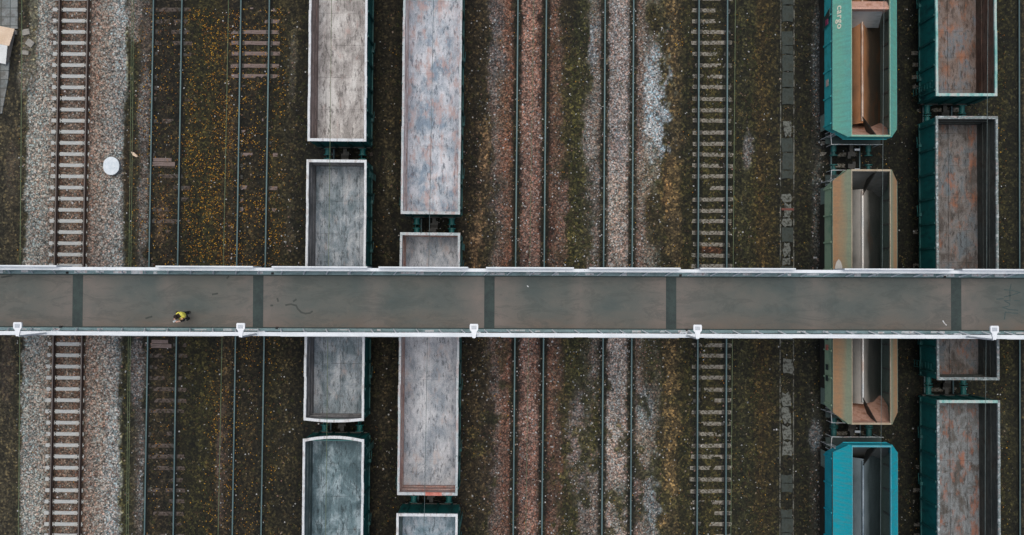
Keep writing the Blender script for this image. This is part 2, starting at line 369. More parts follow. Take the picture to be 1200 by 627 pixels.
# ------------------------------------------------------------------ the ground: one sheet, zones as ground colours
# (cover height above sleepers, colour of the ground in each band)
def ground_fields(X, Y):
    px, py = to_px(X, Y)
    k = (627 - py) / 627.0                       # 1 at the top of the photograph
    n1 = vnoise(X * 0.9, Y * 0.35, 1); n2 = vnoise(X * 2.6, Y * 1.6, 2); n3 = vnoise(X * 0.5, Y * 0.18, 3)
    n4 = vnoise(X * 5, Y * 5, 4, 3)
    # straighten the bands: u equals the pixel column at the height of the bridge
    lean = np.interp(px, [0, 300, 600, 850, 1200], [-11.5, -10.3, -5.6, -2.4, 1.0])
    u = px + lean * (py - 313.5) / -627.0 * 1.0
    mid_ = sstep(540, 570, px) * (1 - sstep(800, 900, px))
    u = u + (n2 - 0.5) * (9 + 8 * mid_) + (n4 - 0.5) * (5 + 6 * mid_) + (n1 - .5) * 10 * mid_
    C = lambda r, g, b: np.array(lin(r, g, b)[:3])
    stops = [  # u, colour, gravel 0..1
     (-400, C(52, 48, 40), .0), (0, C(66, 60, 52), .25), (16, C(62, 56, 48), .3), (27, C(56, 52, 42), .25), (31, C(146, 146, 140), 1),
     (52, C(148, 144, 136), 1), (62, C(120, 106, 94), 1), (66, C(84, 64, 54), 1), (71, C(96, 78, 66), 1), (82, C(120, 106, 94), 1), (94, C(98, 80, 68), 1), (98, C(80, 58, 48), 1),
     (104, C(130, 112, 100), 1), (118, C(143, 132, 122), 1), (130, C(152, 147, 140), 1), (140, C(146, 146, 142), 1), (145, C(60, 54, 40), .3), (152, C(52, 52, 36), .1),
     (160, C(62, 56, 46), .35), (168, C(90, 84, 78), .7), (172, C(44, 40, 33), .2), (178, C(42, 38, 30), 0), (191, C(50, 42, 34), 0), (204, C(42, 37, 29), 0), (216, C(46, 42, 26), 0),
     (240, C(48, 45, 28), 0), (256, C(46, 40, 26), 0), (266, C(58, 48, 38), .25), (273, C(52, 44, 37), .1), (279, C(38, 35, 28), 0), (293, C(50, 43, 33), 0), (307, C(38, 34, 27), 0),
     (320, C(50, 45, 30), 0), (335, C(56, 50, 40), .15), (350, C(40, 36, 28), 0), (362, C(28, 28, 22), 0), (430, C(28, 28, 22), 0), (442, C(36, 33, 26), 0),  # stops under and between the wagon rows are darkened to paint in shade
     (452, C(52, 46, 39), .1), (462, C(37, 33, 26), 0), (475, C(28, 27, 22), 0), (530, C(28, 27, 22), 0), (546, C(52, 44, 35), .1), (558, C(56, 47, 39), .2), (572, C(62, 54, 45), .3),
     (580, C(104, 92, 86), .8), (588, C(118, 92, 80), .9), (598, C(122, 86, 70), .95), (603, C(44, 34, 28), .6), (607, C(76, 58, 50), .9), (614, C(142, 112, 100), 1), (628, C(144, 112, 99), 1), (634, C(100, 74, 62), .9), (637, C(40, 31, 26), .6),
     (642, C(90, 64, 52), .8), (652, C(104, 82, 70), .8), (662, C(64, 56, 40), .3), (676, C(62, 60, 38), .2), (688, C(76, 72, 58), .5), (697, C(128, 118, 110), .95), (703, C(100, 90, 82), .9), (707, C(64, 56, 50), .8), (712, C(158, 144, 136), 1),
     (724, C(166, 154, 146), 1), (735, C(156, 142, 134), 1), (740, C(54, 46, 40), .8), (746, C(128, 110, 100), .95), (756, C(124, 114, 104), .9), (768, C(112, 106, 94), .8), (776, C(58, 54, 38), .3),
     (783, C(84, 70, 54), .1), (789, C(94, 77, 58), 0), (795, C(70, 60, 44), 0), (802, C(46, 43, 27), 0), (811, C(54, 49, 31), .1), (817, C(30, 29, 22), 0), (824, C(54, 50, 31), 0), (834, C(60, 54, 35), .1), (845, C(52, 48, 30), 0), (850, C(30, 29, 22), 0),
     (858, C(42, 41, 27), 0), (872, C(52, 50, 37), .15), (882, C(50, 47, 31), 0), (890, C(64, 52, 34), 0), (898, C(54, 46, 30), 0), (908, C(46, 41, 27), 0), (914, C(40, 38, 30), .1), (931, C(38, 36, 27), 0), (944, C(38, 37, 27), 0),
     (950, C(48, 47, 40), .4), (957, C(64, 63, 56), .65), (964, C(44, 43, 36), .4), (972, C(26, 27, 22), 0), (1040, C(24, 25, 20), 0), (1062, C(28, 28, 21), 0), (1078, C(26, 27, 21), 0), (1100, C(26, 28, 22), 0),
     (1160, C(36, 35, 25), 0), (1176, C(46, 43, 27), 0), (1188, C(40, 38, 26), 0), (1193, C(30, 30, 24), 0), (1200, C(66, 58, 44), .4), (1212, C(90, 80, 66), .6), (1240, C(50, 46, 34), .1), (1700, C(50, 48, 36), 0)]
    us = np.array([s[0] for s in stops])
    col = np.stack([np.interp(u, us, np.array([s[1][c] for s in stops])) for c in range(3)], -1)
    gr = np.interp(u, us, np.array([s[2] for s in stops]))
    def blend(mask, rgb, g=None):
        nonlocal col, gr
        m3 = mask[..., None]; col = col * (1 - m3) + C(*rgb) * m3
        if g is not None: gr = gr * (1 - mask) + g * mask
    def blob(cx, cy, rx, ry, soft=0.5, jit=0.45):
        d = np.sqrt(((u - cx) / rx) ** 2 + ((py - cy) / ry) ** 2) + (n2 - 0.5) * jit * 2 + (n1 - .5) * jit
        return 1 - sstep(1 - soft, 1, d)
    # large drift of tone along the tracks
    t = 0.80 + 0.42 * n3
    col = col * t[..., None]
    # ballast edge on the left: widens at the top right, creeps left at the bottom
    blend(blob(46, 40, 0.1, 0.1), (60, 56, 46))
    blend((1 - sstep(36, 42, u)) * (1 - sstep(60, 130, py)) , (50, 46, 38), .3)
    blend(blob(152, 20, 10, 50), (112, 104, 96), .9)
    blend(blob(166, 130, 9, 50), (112, 106, 100), .85)
    blend(blob(168, 240, 8, 80), (104, 98, 92), .8)
    blend(blob(164, 430, 11, 50), (114, 108, 104), .85)
    blend(blob(172, 560, 6, 90), (108, 106, 104), .8)
    blend(blob(148, 200, 8, 60), (62, 50, 36), .3)
    blend(blob(170, 40, 10, 45, .6), (92, 82, 74), .5)
    # bits of dark weed creeping into the gravel bed edges, dust patches in the bed
    blend(sstep(.60, .72, n1) * ((u > 108) & (u < 128)) * .6, (134, 108, 94))
    blend(sstep(.52, .66, n1) * ((u > 30) & (u < 60)) * .4, (142, 138, 132))
    blend(sstep(.40, .64, n1) * ((u > 126) & (u < 146)) * .7, (152, 154, 154))
    # between the first wagons and the pale strip between rails of the second track
    blend(blob(186, 262, 7, 40, .7), (86, 68, 58), .2)
    blend(blob(262, 540, 7, 90, .6), (82, 68, 60), .5)
    blend(blob(340, 70, 7, 60, .7), (82, 76, 66), .5)
    blend(blob(338, 270, 5, 50, .7), (74, 66, 56), .4)
    blend(blob(456, 210, 8, 60, .8), (70, 64, 54), .25)
    blend(blob(452, 470, 6, 100, .8), (62, 54, 46), .2)
    # the trodden path right of the second wagon row
    pathc = np.interp(py, [-100, 120, 200, 240, 300, 400, 500, 800], [566, 566, 566, 563, 558, 574, 574, 580])
    pm = (1 - sstep(3, 9, np.abs(u - pathc) + (n4 - .5) * 4)) * sstep(130, 170, py) * (1 - sstep(310, 420, py))
    blend(pm * 0.8, (118, 94, 82), .1)
    blend(blob(577, 60, 9, 110, .6), (108, 100, 98), .9)
    blend(blob(572, 520, 8, 110, .8), (72, 58, 50), .3)
    blend(blob(596, 90, 6, 130, .6), (118, 86, 70), .9)
    blend(blob(596, 540, 8, 90, .6), (108, 80, 68), .8)
    blend(blob(620, 560, 16, 60, .8), (116, 88, 78), .9)
    blend(blob(650, 140, 10, 90, .7), (96, 74, 60), .6)
    blend(blob(652, 560, 14, 60, .7), (92, 70, 58), .5)
    blend(blob(662, 20, 12, 60, .7), (56, 48, 36), .2)
    # olive growth and pale gravel between the middle tracks
    blend(blob(676, 110, 14, 130, .6) * .8, (56, 54, 34), .15)
    blend(blob(686, 330, 12, 80, .6) * .8, (70, 64, 44), .3)
    blend(blob(672, 420, 12, 50, .6) * .8, (70, 66, 44), .3)
    blend(blob(660, 260, 8, 60, .6), (116, 92, 82), .8)
    blend(blob(690, 50, 6, 40, .6), (134, 134, 134), .9)
    blend(blob(690, 160, 10, 60, .7), (126, 120, 116), .9)
    blend(blob(675, 520, 12, 70, .7), (122, 110, 106), .9)
    blend(blob(686, 600, 12, 60, .7), (108, 100, 94), .8)
    blend(blob(696, 500, 6, 60, .7), (72, 66, 36), .3)
    blend(blob(724, 120, 16, 180, .6) * .8, (152, 142, 138), 1)
    blend(blob(724, 470, 15, 60, .6) * .7, (140, 134, 128), 1)
    blend(blob(724, 590, 15, 60, .8) * .7, (94, 92, 78), .8)
    blend(blob(766, 120, 16, 92, .45, .6), (168, 176, 180), 1)
    blend(blob(765, 20, 12, 30, .5), (58, 50, 32), .1)
    blend(blob(766, 250, 16, 50, .5), (62, 54, 40), .3)
    blend(blob(755, 480, 10, 30, .5), (124, 128, 126), .95)
    blend(blob(764, 590, 10, 50, .5), (128, 130, 128), .9)
    blend(blob(760, 420, 18, 45, .6) * .8, (74, 68, 48), .4)
    blend(blob(784, 230, 9, 60, .7), (104, 80, 60), 0)
    blend(blob(786, 270, 8, 50, .7), (110, 90, 70), .1)
    blend(blob(788, 540, 8, 120, .7), (98, 80, 58), 0)
    blend(blob(875, 180, 7, 28, .6), (112, 108, 104), .7)
    blend(blob(836, 292, 22, 7, .6), (96, 62, 50), .2)
    blend(blob(958, 70, 8, 90, .6), (96, 98, 94), .9)
    blend(blob(957, 250, 7, 70, .6), (86, 86, 80), .8)
    blend(blob(955, 510, 8, 22, .6), (110, 112, 112), .9)
    blend(blob(958, 420, 14, 80, .5), (38, 37, 27), 0)
    blend(blob(1175, 500, 8, 30, .8) * .7, (70, 66, 56), .3)
    blend(blob(12, 200, 12, 60, .7), (76, 68, 60), .4)
    blend(blob(10, 430, 12, 60, .7), (78, 68, 60), .4)
    blend(blob(24, 90, 10, 30, .7), (112, 106, 98), .5)
    blend(blob(26, 50, 10, 26, .7), (96, 90, 82), .5)
    tuftm = sstep(.54, .66, vnoise(X * 1.7, Y * 1.1, 61, 5)) * np.clip(mid_ + .0, 0, 1) * (.35 + .5 * sstep(300, 520, py))
    blend((1 - sstep(3, 9, np.abs(u - 788) + (n4 - .5) * 5)) * (.35 + .65 * n1) * .7, (104, 86, 68), .0)
    blend(tuftm * ((u > 640) | (u < 605)), (64, 60, 42), .2)
    blend(tuftm * .6 * ((u <= 640) & (u >= 605)), (84, 62, 50), .5)
    # darker tint along the rails, browner along the first track
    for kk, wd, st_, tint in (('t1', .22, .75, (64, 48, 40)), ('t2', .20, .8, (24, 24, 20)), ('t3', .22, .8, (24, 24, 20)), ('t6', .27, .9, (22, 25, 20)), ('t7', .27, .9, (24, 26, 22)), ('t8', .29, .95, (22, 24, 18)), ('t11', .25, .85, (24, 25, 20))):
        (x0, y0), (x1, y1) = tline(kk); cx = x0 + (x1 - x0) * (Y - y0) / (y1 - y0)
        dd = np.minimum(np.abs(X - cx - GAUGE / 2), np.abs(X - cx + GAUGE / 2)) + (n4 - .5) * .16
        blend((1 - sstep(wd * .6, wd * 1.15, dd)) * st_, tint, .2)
    # broad colour mottling everywhere on the soil
    mott = (n1 - .5)[..., None] * np.array([1.3, 1.15, .9]) * (1 - gr * .5)[..., None]
    col = np.clip(col * (1 + mott), 0.002, 1)
    PYY = py
    # heights: shallow cess, ballast shoulders, cover over buried sleepers
    z = (n1 - .5) * .05 + (n4 - .5) * .035
    cover = {'t1': -.035, 't2': .028, 't3': .020, 't4': .03, 't5': .04, 't6': .075, 't7': .065, 't8': .014, 't9': .04, 't10': .04, 't11': .07}
    for kk, cv in cover.items():
        (x0, y0), (x1, y1) = tline(kk); cx = x0 + (x1 - x0) * (Y - y0) / (y1 - y0); d = np.abs(X - cx)
        m_ = 1 - sstep(1.5, 2.2, d)
        amp = .03 if kk == 't1' else .09
        zz = cv + (vnoise(X * 1.2, Y * .8, 40, 3) - .5) * amp + (n4 - .5) * .03
        if kk == 't1':
            zz = np.where(X - cx < 0, zz + .085 * sstep(-1.02, -1.22, X - cx), zz + .085 * sstep(.82, .95, X - cx))
        if kk == 't3': zz = zz + .026 + .03 * sstep(300, 330, PYY) - .045 * sstep(25, 45, PYY) * (1 - sstep(85, 105, PYY)) + (n2 - .5) * .07
        if kk == 't8': zz = zz + .06 * sstep(1.05, 1.25, d)
        z = z * (1 - m_) + zz * m_
    return px, py, u, col, gr, z

def axis(lo, hi, step, far):
    core = np.arange(lo, hi + step / 2, step)
    return np.concatenate([-np.array(far[::-1]), core, np.array(far)])
gx = axis(-30, 30, 0.1, [31, 34, 40, 60, 110, 300, 800])
gy = axis(-20, 20, 0.1, [21, 24, 30, 50, 110, 300, 800])
GX, GY = np.meshgrid(gx, gy, indexing='xy')
PX, PY, GU, GC, GG, GZ = ground_fields(np.clip(GX, -45, 45), np.clip(GY, -60, 60))
nx, ny = len(gx), len(gy)
me = bpy.data.meshes.new('ground')
vv = np.stack([GX, GY, GZ], -1).reshape(-1, 3)
idx = np.arange(nx * ny).reshape(ny, nx)
ff = np.stack([idx[:-1, :-1], idx[:-1, 1:], idx[1:, 1:], idx[1:, :-1]], -1).reshape(-1, 4)
me.vertices.add(len(vv)); me.vertices.foreach_set('co', vv.ravel())
me.loops.add(ff.size); me.loops.foreach_set('vertex_index', ff.ravel().astype(np.int32))
me.polygons.add(len(ff)); me.polygons.foreach_set('loop_start', np.arange(0, ff.size, 4, dtype=np.int32))
me.update(calc_edges=True)
me.polygons.foreach_set('use_smooth', np.ones(len(ff), dtype=bool))
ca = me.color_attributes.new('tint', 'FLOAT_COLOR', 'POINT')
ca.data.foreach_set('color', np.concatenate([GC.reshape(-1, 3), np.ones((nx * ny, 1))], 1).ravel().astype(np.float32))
ga = me.attributes.new('gravel', 'FLOAT', 'POINT'); ga.data.foreach_set('value', GG.ravel().astype(np.float32))
me.materials.append(M['ground'])
g = link('ground', me); tag(g, kind='structure')

def gsample(x, y):
    i = np.clip(np.searchsorted(gx, x) - 1, 0, nx - 2); j = np.clip(np.searchsorted(gy, y) - 1, 0, ny - 2)
    return j, i

# ------------------------------------------------------------------ loose stones, weeds and fallen leaves (uncountable)
def scatter(n, density, kinds, name, mats, label, cat, builder, seed):
    r = np.random.default_rng(seed)
    V = []; Fc = []; MI = []; k = 0; cnt = 0
    X = r.uniform(-27.5, 27.5, n); Y = r.uniform(-15.5, 15.5, n)
    j, i = gsample(X, Y)
    u, gr, z, py = GU[j, i], GG[j, i], GZ[j, i], PY[j, i]
    d = density(u, py, gr, X, Y)
    keep = r.random(n) < d
    for x, y, zz, uu in zip(X[keep], Y[keep], z[keep], u[keep]):
        vs, fs, mi = builder(r, x, y, zz, uu)
        V.append(vs); Fc += [tuple(a + k for a in f) for f in fs]; MI += [mi] * len(fs); k += len(vs); cnt += 1
    me = bpy.data.meshes.new(name); me.from_pydata(np.concatenate(V).tolist(), [], Fc)
    for m_ in mats: me.materials.append(m_)
    me.polygons.foreach_set('material_index', MI); me.update()
    o = link(name, me); tag(o, label, cat, kind='stuff'); print(name, cnt); return o
OCT = np.array([(1, 0, 0), (0, 1, 0), (-1, 0, 0), (0, -1, 0), (0, 0, 1), (0, 0, -1)], float)
OCF = [(0, 1, 4), (1, 2, 4), (2, 3, 4), (3, 0, 4), (1, 0, 5), (2, 1, 5), (3, 2, 5), (0, 3, 5)]
def stone(lo, hi, nm):
    def f(r, x, y, z, u):
        s = r.uniform(lo, hi) * np.array([r.uniform(.7, 1.3), r.uniform(.7, 1.3), r.uniform(.5, .8)])
        a = r.uniform(0, 6.28); c, s_ = math.cos(a), math.sin(a)
        v = OCT * s * r.uniform(.75, 1.2, (6, 3)); v = np.stack([v[:, 0] * c - v[:, 1] * s_, v[:, 0] * s_ + v[:, 1] * c, v[:, 2]], -1)
        return v + np.array([x, y, z + s[2] * .4]), OCF, int(r.integers(nm))
    return f
stone_mats = [worn('stone_%s' % a, lin(*c1), lin(*c2), scale=5, rough=0.95, bump=0.1) for a, c1, c2 in
              (('white', (196, 196, 196), (168, 166, 164)), ('grey', (120, 122, 122), (96, 98, 98)), ('pink', (150, 118, 104), (124, 96, 84)),
               ('dark', (52, 50, 48), (70, 66, 62)), ('tan', (158, 140, 120), (132, 118, 104)))]
def bandf(u, c, h, s=6): return np.clip(1 - (np.abs(u - c) - h) / s, 0, 1)
scatter(60000, lambda u, py, gr, X, Y: np.where(u < 150, gr * .40, gr * .55), 5, 'ballast_stones', stone_mats,
        'grey white and pinkish ballast stones lying over the gravel beds', 'gravel', stone(.028, .058, 5), 5)
scatter(26000, lambda u, py, gr, X, Y: np.clip(.9 * bandf(u, 767, 8) * (py < 215) * (py > 35) + .85 * bandf(u, 724, 13) + .3 * bandf(u, 620, 13) + .3 * bandf(u, 752, 8) + .25 * bandf(u, 690, 14) + .45 * bandf(u, 957, 3) * (py < 330) + .35 * bandf(u, 690, 5)
        + .14 * bandf(u, 560, 14) + .10 * bandf(u, 675, 10) + .5 * bandf(u, 12, 14) * (vnoise(X * .7, Y * .7, 55) > .5) + .09, 0, 1) * ((u > 145) | (u < 28)), 3, 'pale_rubble',
        [stone_mats[0], stone_mats[0], stone_mats[4], stone_mats[1]], 'loose pale rubble and flecks of litter strewn between the tracks', 'rubble', stone(.018, .050, 4), 6)
grass_mats = [worn('weed_%s' % a, lin(*c1), lin(*c2), scale=2, rough=0.9, bump=0) for a, c1, c2 in
              (('olive', (70, 72, 38), (52, 56, 28)), ('dark', (40, 46, 28), (30, 36, 22)), ('dry', (112, 96, 62), (84, 72, 46)), ('brown', (66, 52, 36), (52, 42, 30)))]
def tuft(r, x, y, z, u):
    vs = []; fs = []
    for b in range(5):
        a = r.uniform(0, 6.28); L = r.uniform(.05, .15); h = r.uniform(.02, .10); wd = r.uniform(.012, .03)
        c, s = math.cos(a), math.sin(a); k = len(vs)
        ox, oy = r.uniform(-.05, .05, 2)
        vs += [(x + ox - s * wd, y + oy + c * wd, z - .01), (x + ox + s * wd, y + oy - c * wd, z - .01), (x + ox + c * L, y + oy + s * L, z + h)]
        fs.append((k, k + 1, k + 2))
    return np.array(vs), fs, int(r.choice([0, 0, 1, 1, 1, 2, 3, 3]))
scatter(60000, lambda u, py, gr, X, Y: np.clip((1 - gr * 1.3), 0, 1) * (.25 + .75 * (vnoise(X * 1.1, Y * .7, 77) > .5)) * (.4 + .6 * bandf(u, 680, 20) + .4 * bandf(u, 840, 60)) * (1 - .95 * bandf(u, 788, 7)),
        4, 'weeds', grass_mats, 'low olive and brown weeds growing over the soil between tracks', 'weeds', tuft, 8)
leaf_mats = [worn('leaf_%s' % a, lin(*c1), lin(*c2), scale=3, rough=0.8, bump=0) for a, c1, c2 in
             (('orange', (172, 118, 30), (146, 96, 24)), ('yellow', (196, 152, 46), (168, 124, 34)), ('brown', (112, 70, 30), (90, 56, 26)))]
def leaf(r, x, y, z, u):
    s = r.uniform(.020, .044); a = r.uniform(0, 6.28); c, s_ = math.cos(a) * s, math.sin(a) * s
    t = r.uniform(-.015, .02, 4); q = r.uniform(.5, .9)
    vs = [(x + c, y + s_, z + .03 + t[0]), (x - s_ * q, y + c * q, z + .035 + t[1]), (x - c, y - s_, z + .03 + t[2]), (x + s_ * q, y - c * q, z + .035 + t[3])]
    return np.array(vs), [(0, 1, 2, 3)], int(r.integers(3))
def leaf_d(u, py, gr, X, Y):
    cl = sstep(.46, .62, vnoise(X * 1.3, Y * 1.0, 91, 4))
    top = np.where(py < 320, .85, .3)
    d = .95 * bandf(u, 262, 10, 14) * top + .55 * bandf(u, 232, 16, 8) * top * (py < 400) + .6 * bandf(u, 293, 12, 5) * top + .4 * bandf(u, 320, 6, 8) * top + .22 * bandf(u, 190, 12, 8) * top + .5 * bandf(u, 165, 8, 5) * (py < 320)
    d = d * (cl * 1.0 + .22) * 1.6 + .012 + .05 * bandf(u, 1178, 8) + .14 * bandf(u, 786, 8) * (py < 60)
    return np.clip(d, 0, 1) * (1 - .8 * gr)
scatter(150000, leaf_d, 3, 'fallen_leaves', leaf_mats, 'small yellow and orange leaves scattered on the dark soil by the left tracks', 'leaves', leaf, 9)

# ------------------------------------------------------------------ railway tracks
def rail_mesh(L, top):
    """flat-bottomed rail: foot, web and head; the head's running face is worn bright"""
    b = MB()
    prof = [(-.075, 0), (.075, 0), (.075, .015), (.012, .035), (.012, .12), (.037, .135), (.037, .165), (-.037, .165), (-.037, .135), (-.012, .12), (-.012, .035), (-.075, .015)]
    n = len(prof)
    vs = [(x, y, z) for y in (-L / 2, L / 2) for x, z in prof]
    fs = [((i + 1) % n, i, n + i, n + (i + 1) % n) for i in range(n)]
    b.add(vs, fs[:6] + fs[7:], 1); b.add(vs, [fs[6]], 0)
    b.add(vs, [tuple(range(n)), tuple(range(2 * n - 1, n - 1, -1))], 1)
    return b.mesh('rail', top)
TL = 54.0
rail_bright = rail_mesh(TL, [M['rail_top'], M['rail_side']])
rail_rust = rail_mesh(TL, [M['rail_top_rusty'], M['rail_side_red']])
def sleeper_mesh(kind):
    b = MB()
    if kind == 'concrete':   # narrower and lower in the middle, raised rail seats with fastenings
        for x0, x1, zt, hw in ((-1.33, -.45, .0, .105), (-.45, .45, -.012, .095), (.45, 1.33, .0, .105)):
            b.box(x0, x1, -hw, hw, -.18, .035 + zt)
        for sx in (-1, 1):
            for dy in (-.07, .07):
                for dx in (-.13, .13):
                    b.box(sx * .79 + dx - .025, sx * .79 + dx + .025, dy - .03, dy + .03, .034, .065, 1)
        return b.mesh('sleeper', [M['concrete'], M['dark_steel']])
    b.box(-1.35, 1.35, -.105, .105, -.14, .035)
    for sx in (-1, 1):
        b.box(sx * .79 - .18, sx * .79 + .18, -.09, .09, .034, .042, 1)
    return b.mesh('sleeper', [M[{'timber': 'buried_timber', 'palewood': 'old_timber'}.get(kind, 'grey_sleeper')], M['dark_steel']])
SLP = {k: sleeper_mesh(k) for k in ('concrete', 'timber', 'grey', 'palewood')}
def track(key, label, kind, rails, pitch=.622, first_py=11.5):
    (x0, y0), (x1, y1) = tline(key)
    rz = -math.atan2(x1 - x0, y1 - y0) if y1 > y0 else math.atan2(x0 - x1, y0 - y1) * -1
    mid = Vector((tx(key, 0), 0, 0))
    t = thing('railway_track', label, 'railway track', mid, rz)
    for s in (-1, 1):
        link('rail', rails, t, (s * GAUGE / 2, 0, .037))
    y_ref = P(TR[key][0], first_py, 0).y
    r = random.Random(key)
    n = int(TL / pitch / 2)
    for k in range(-n, n + 1):
        y = (y_ref % pitch) + k * pitch
        if abs(y) > TL / 2 - .2: continue
        j = 0 if kind == 'concrete' else 1
        link('sleeper', SLP[kind], t, (r.uniform(-.05, .05), y + r.uniform(-.04, .04) * j, r.uniform(-.02, .004) * j), (0, 0, r.uniform(-.02, .02) * j))
    return t
track('t1', 'rusty railed track on pale concrete sleepers in the grey gravel bed, leftmost of all', 'concrete', rail_rust)
track('t2', 'track with half buried timber sleepers just right of the gravel bed', 'timber', rail_bright)
track('t3', 'track with yellow leaves between worn timber sleepers, left of the first wagon row', 'palewood', rail_bright)
track('t4', 'track running under the leftmost row of open wagons', 'timber', rail_bright)
track('t5', 'track running under the second row of open wagons from the left', 'timber', rail_bright)
track('t6', 'track buried in reddish brown gravel right of the second wagon row', 'grey', rail_bright)
track('t7', 'track buried in pale pinkish gravel beside the patch of white stones', 'grey', rail_bright)
track('t8', 'track with evenly showing grey sleepers in olive soil, left of the cable trough', 'grey', rail_bright, first_py=12.0)
track('t9', 'track running under the turquoise, tan and blue hopper wagons', 'grey', rail_bright)
track('t10', 'track running under the rightmost row of rusty open wagons', 'grey', rail_bright)
track('t11', 'track at the right edge of the photo, only its left rail showing', 'grey', rail_bright)
# the one extra wide timber crossing the second track
def crossing(px, py, wpx, label):
    b = MB(); b.box(-wpx / 42, wpx / 42, -.22, .0, -.03, .085); b.box(-wpx / 42 + .03, wpx / 42 - .2, .03, .22, -.03, .075)
    o = b.build('timber_baulk', M['old_timber'], None, P(px, py, 0)); o.rotation_euler = (0, 0, -.01)
    tag(o, label, 'timber', 'pairs of timbers laid beside the rail joint'); return o
crossing(192.5, 190, 26, 'wide pale timber pair between the rails of the half buried track, above the bridge')
crossing(189.5, 403, 24, 'reddish timber pair between the rails of the half buried track, below the bridge')

# ------------------------------------------------------------------ wagons
def cyl(b, c, ax, r, h, mi=0, n=20):
    a = Vector(c) - Vector(ax) * h / 2; b.bar(a, a + Vector(ax) * h, r, mi, n)
def bogie_meshes():
    b = MB()
    for s in (-1, 1):
        b.box(s * 1.02 - .06, s * 1.02 + .06, -1.15, 1.15, .52, .72)
        b.box(s * 1.02 - .07, s * 1.02 + .07, -.35, .35, .35, .85)
        for k in (-1, 1): b.box(s * 1.02 - .09, s * 1.02 + .09, k * .925 - .13, k * .925 + .13, .42, .70)
    b.box(-1.0, 1.0, -.2, .2, .62, .86)
    bog = b.mesh('bogie', M['dark_steel'])
    wv = MB(); cyl(wv, (0, 0, 0), (1, 0, 0), .08, 1.9, n=10)
    for s in (-1, 1):
        cyl(wv, (s * .79, 0, 0), (1, 0, 0), .475, .13, n=28); cyl(wv, (s * .735, 0, 0), (1, 0, 0), .505, .03, n=28)
    return bog, wv.mesh('wheelset', M['rail_side'])
BOG, WHS = bogie_meshes()
def coupler_mesh():
    b = MB(); b.box(-.10, .10, 0, .5, -.12, .12); b.box(-.2, .2, .38, .62, -.16, .16); b.box(.05, .22, .58, .74, -.14, .14); return b.mesh('coupler', M['dark_steel'])
def buffer_mesh(m_):
    b = MB(); cyl(b, (0, .18, 0), (0, 1, 0), .15, .36, n=14); cyl(b, (0, .45, 0), (0, 1, 0), .10, .2, n=12); cyl(b, (0, .57, 0), (0, 1, 0), .22, .05, n=18)
    b.box(-.2, .2, -.03, .03, -.2, .2); return b.mesh('buffer', m_)
CPL = coupler_mesh(); BUF = {'teal': buffer_mesh(M['teal']), 'dark': buffer_mesh(M['teal_dark'])}
def underframe(t, hl, mat, buf):
    b = MB(); b.box(-.17, .17, -hl, hl, 1.0, 1.32); b.box(-1.35, -1.23, -hl, hl, 1.14, 1.33); b.box(1.23, 1.35, -hl, hl, 1.14, 1.33)
    n = 8
    for k in range(n):
        y = -hl + .08 + (2 * hl - .16) * k / (n - 1); b.box(-1.228, 1.228, y - .06, y + .06, 1.16, 1.328)
    b.box(-1.4, 1.4, -hl, -hl + .14, .96, 1.36); b.box(-1.4, 1.4, hl - .14, hl, .96, 1.36)
    cyl(b, (.62, 1.2, .88), (0, 1, 0), .2, .8, n=14); b.box(-.7, -.35, -1.6, -1.0, .8, 1.1)
    b.build('underframe', mat, t)
    for s in (-1, 1):
        bg = link('bogie', BOG, t, (0, s * (hl - 2.3), .02))
        for k in (-1, 1): link('wheelset', WHS, bg, (0, k * .925, .675))
        link('coupler', CPL, t, (0, s * hl, 1.06), (0, 0, 0 if s > 0 else math.pi))
        for sx in (-1, 1): link('buffer', BUF[buf], t, (sx * .95, s * hl, 1.08), (0, 0, 0 if s > 0 else math.pi))

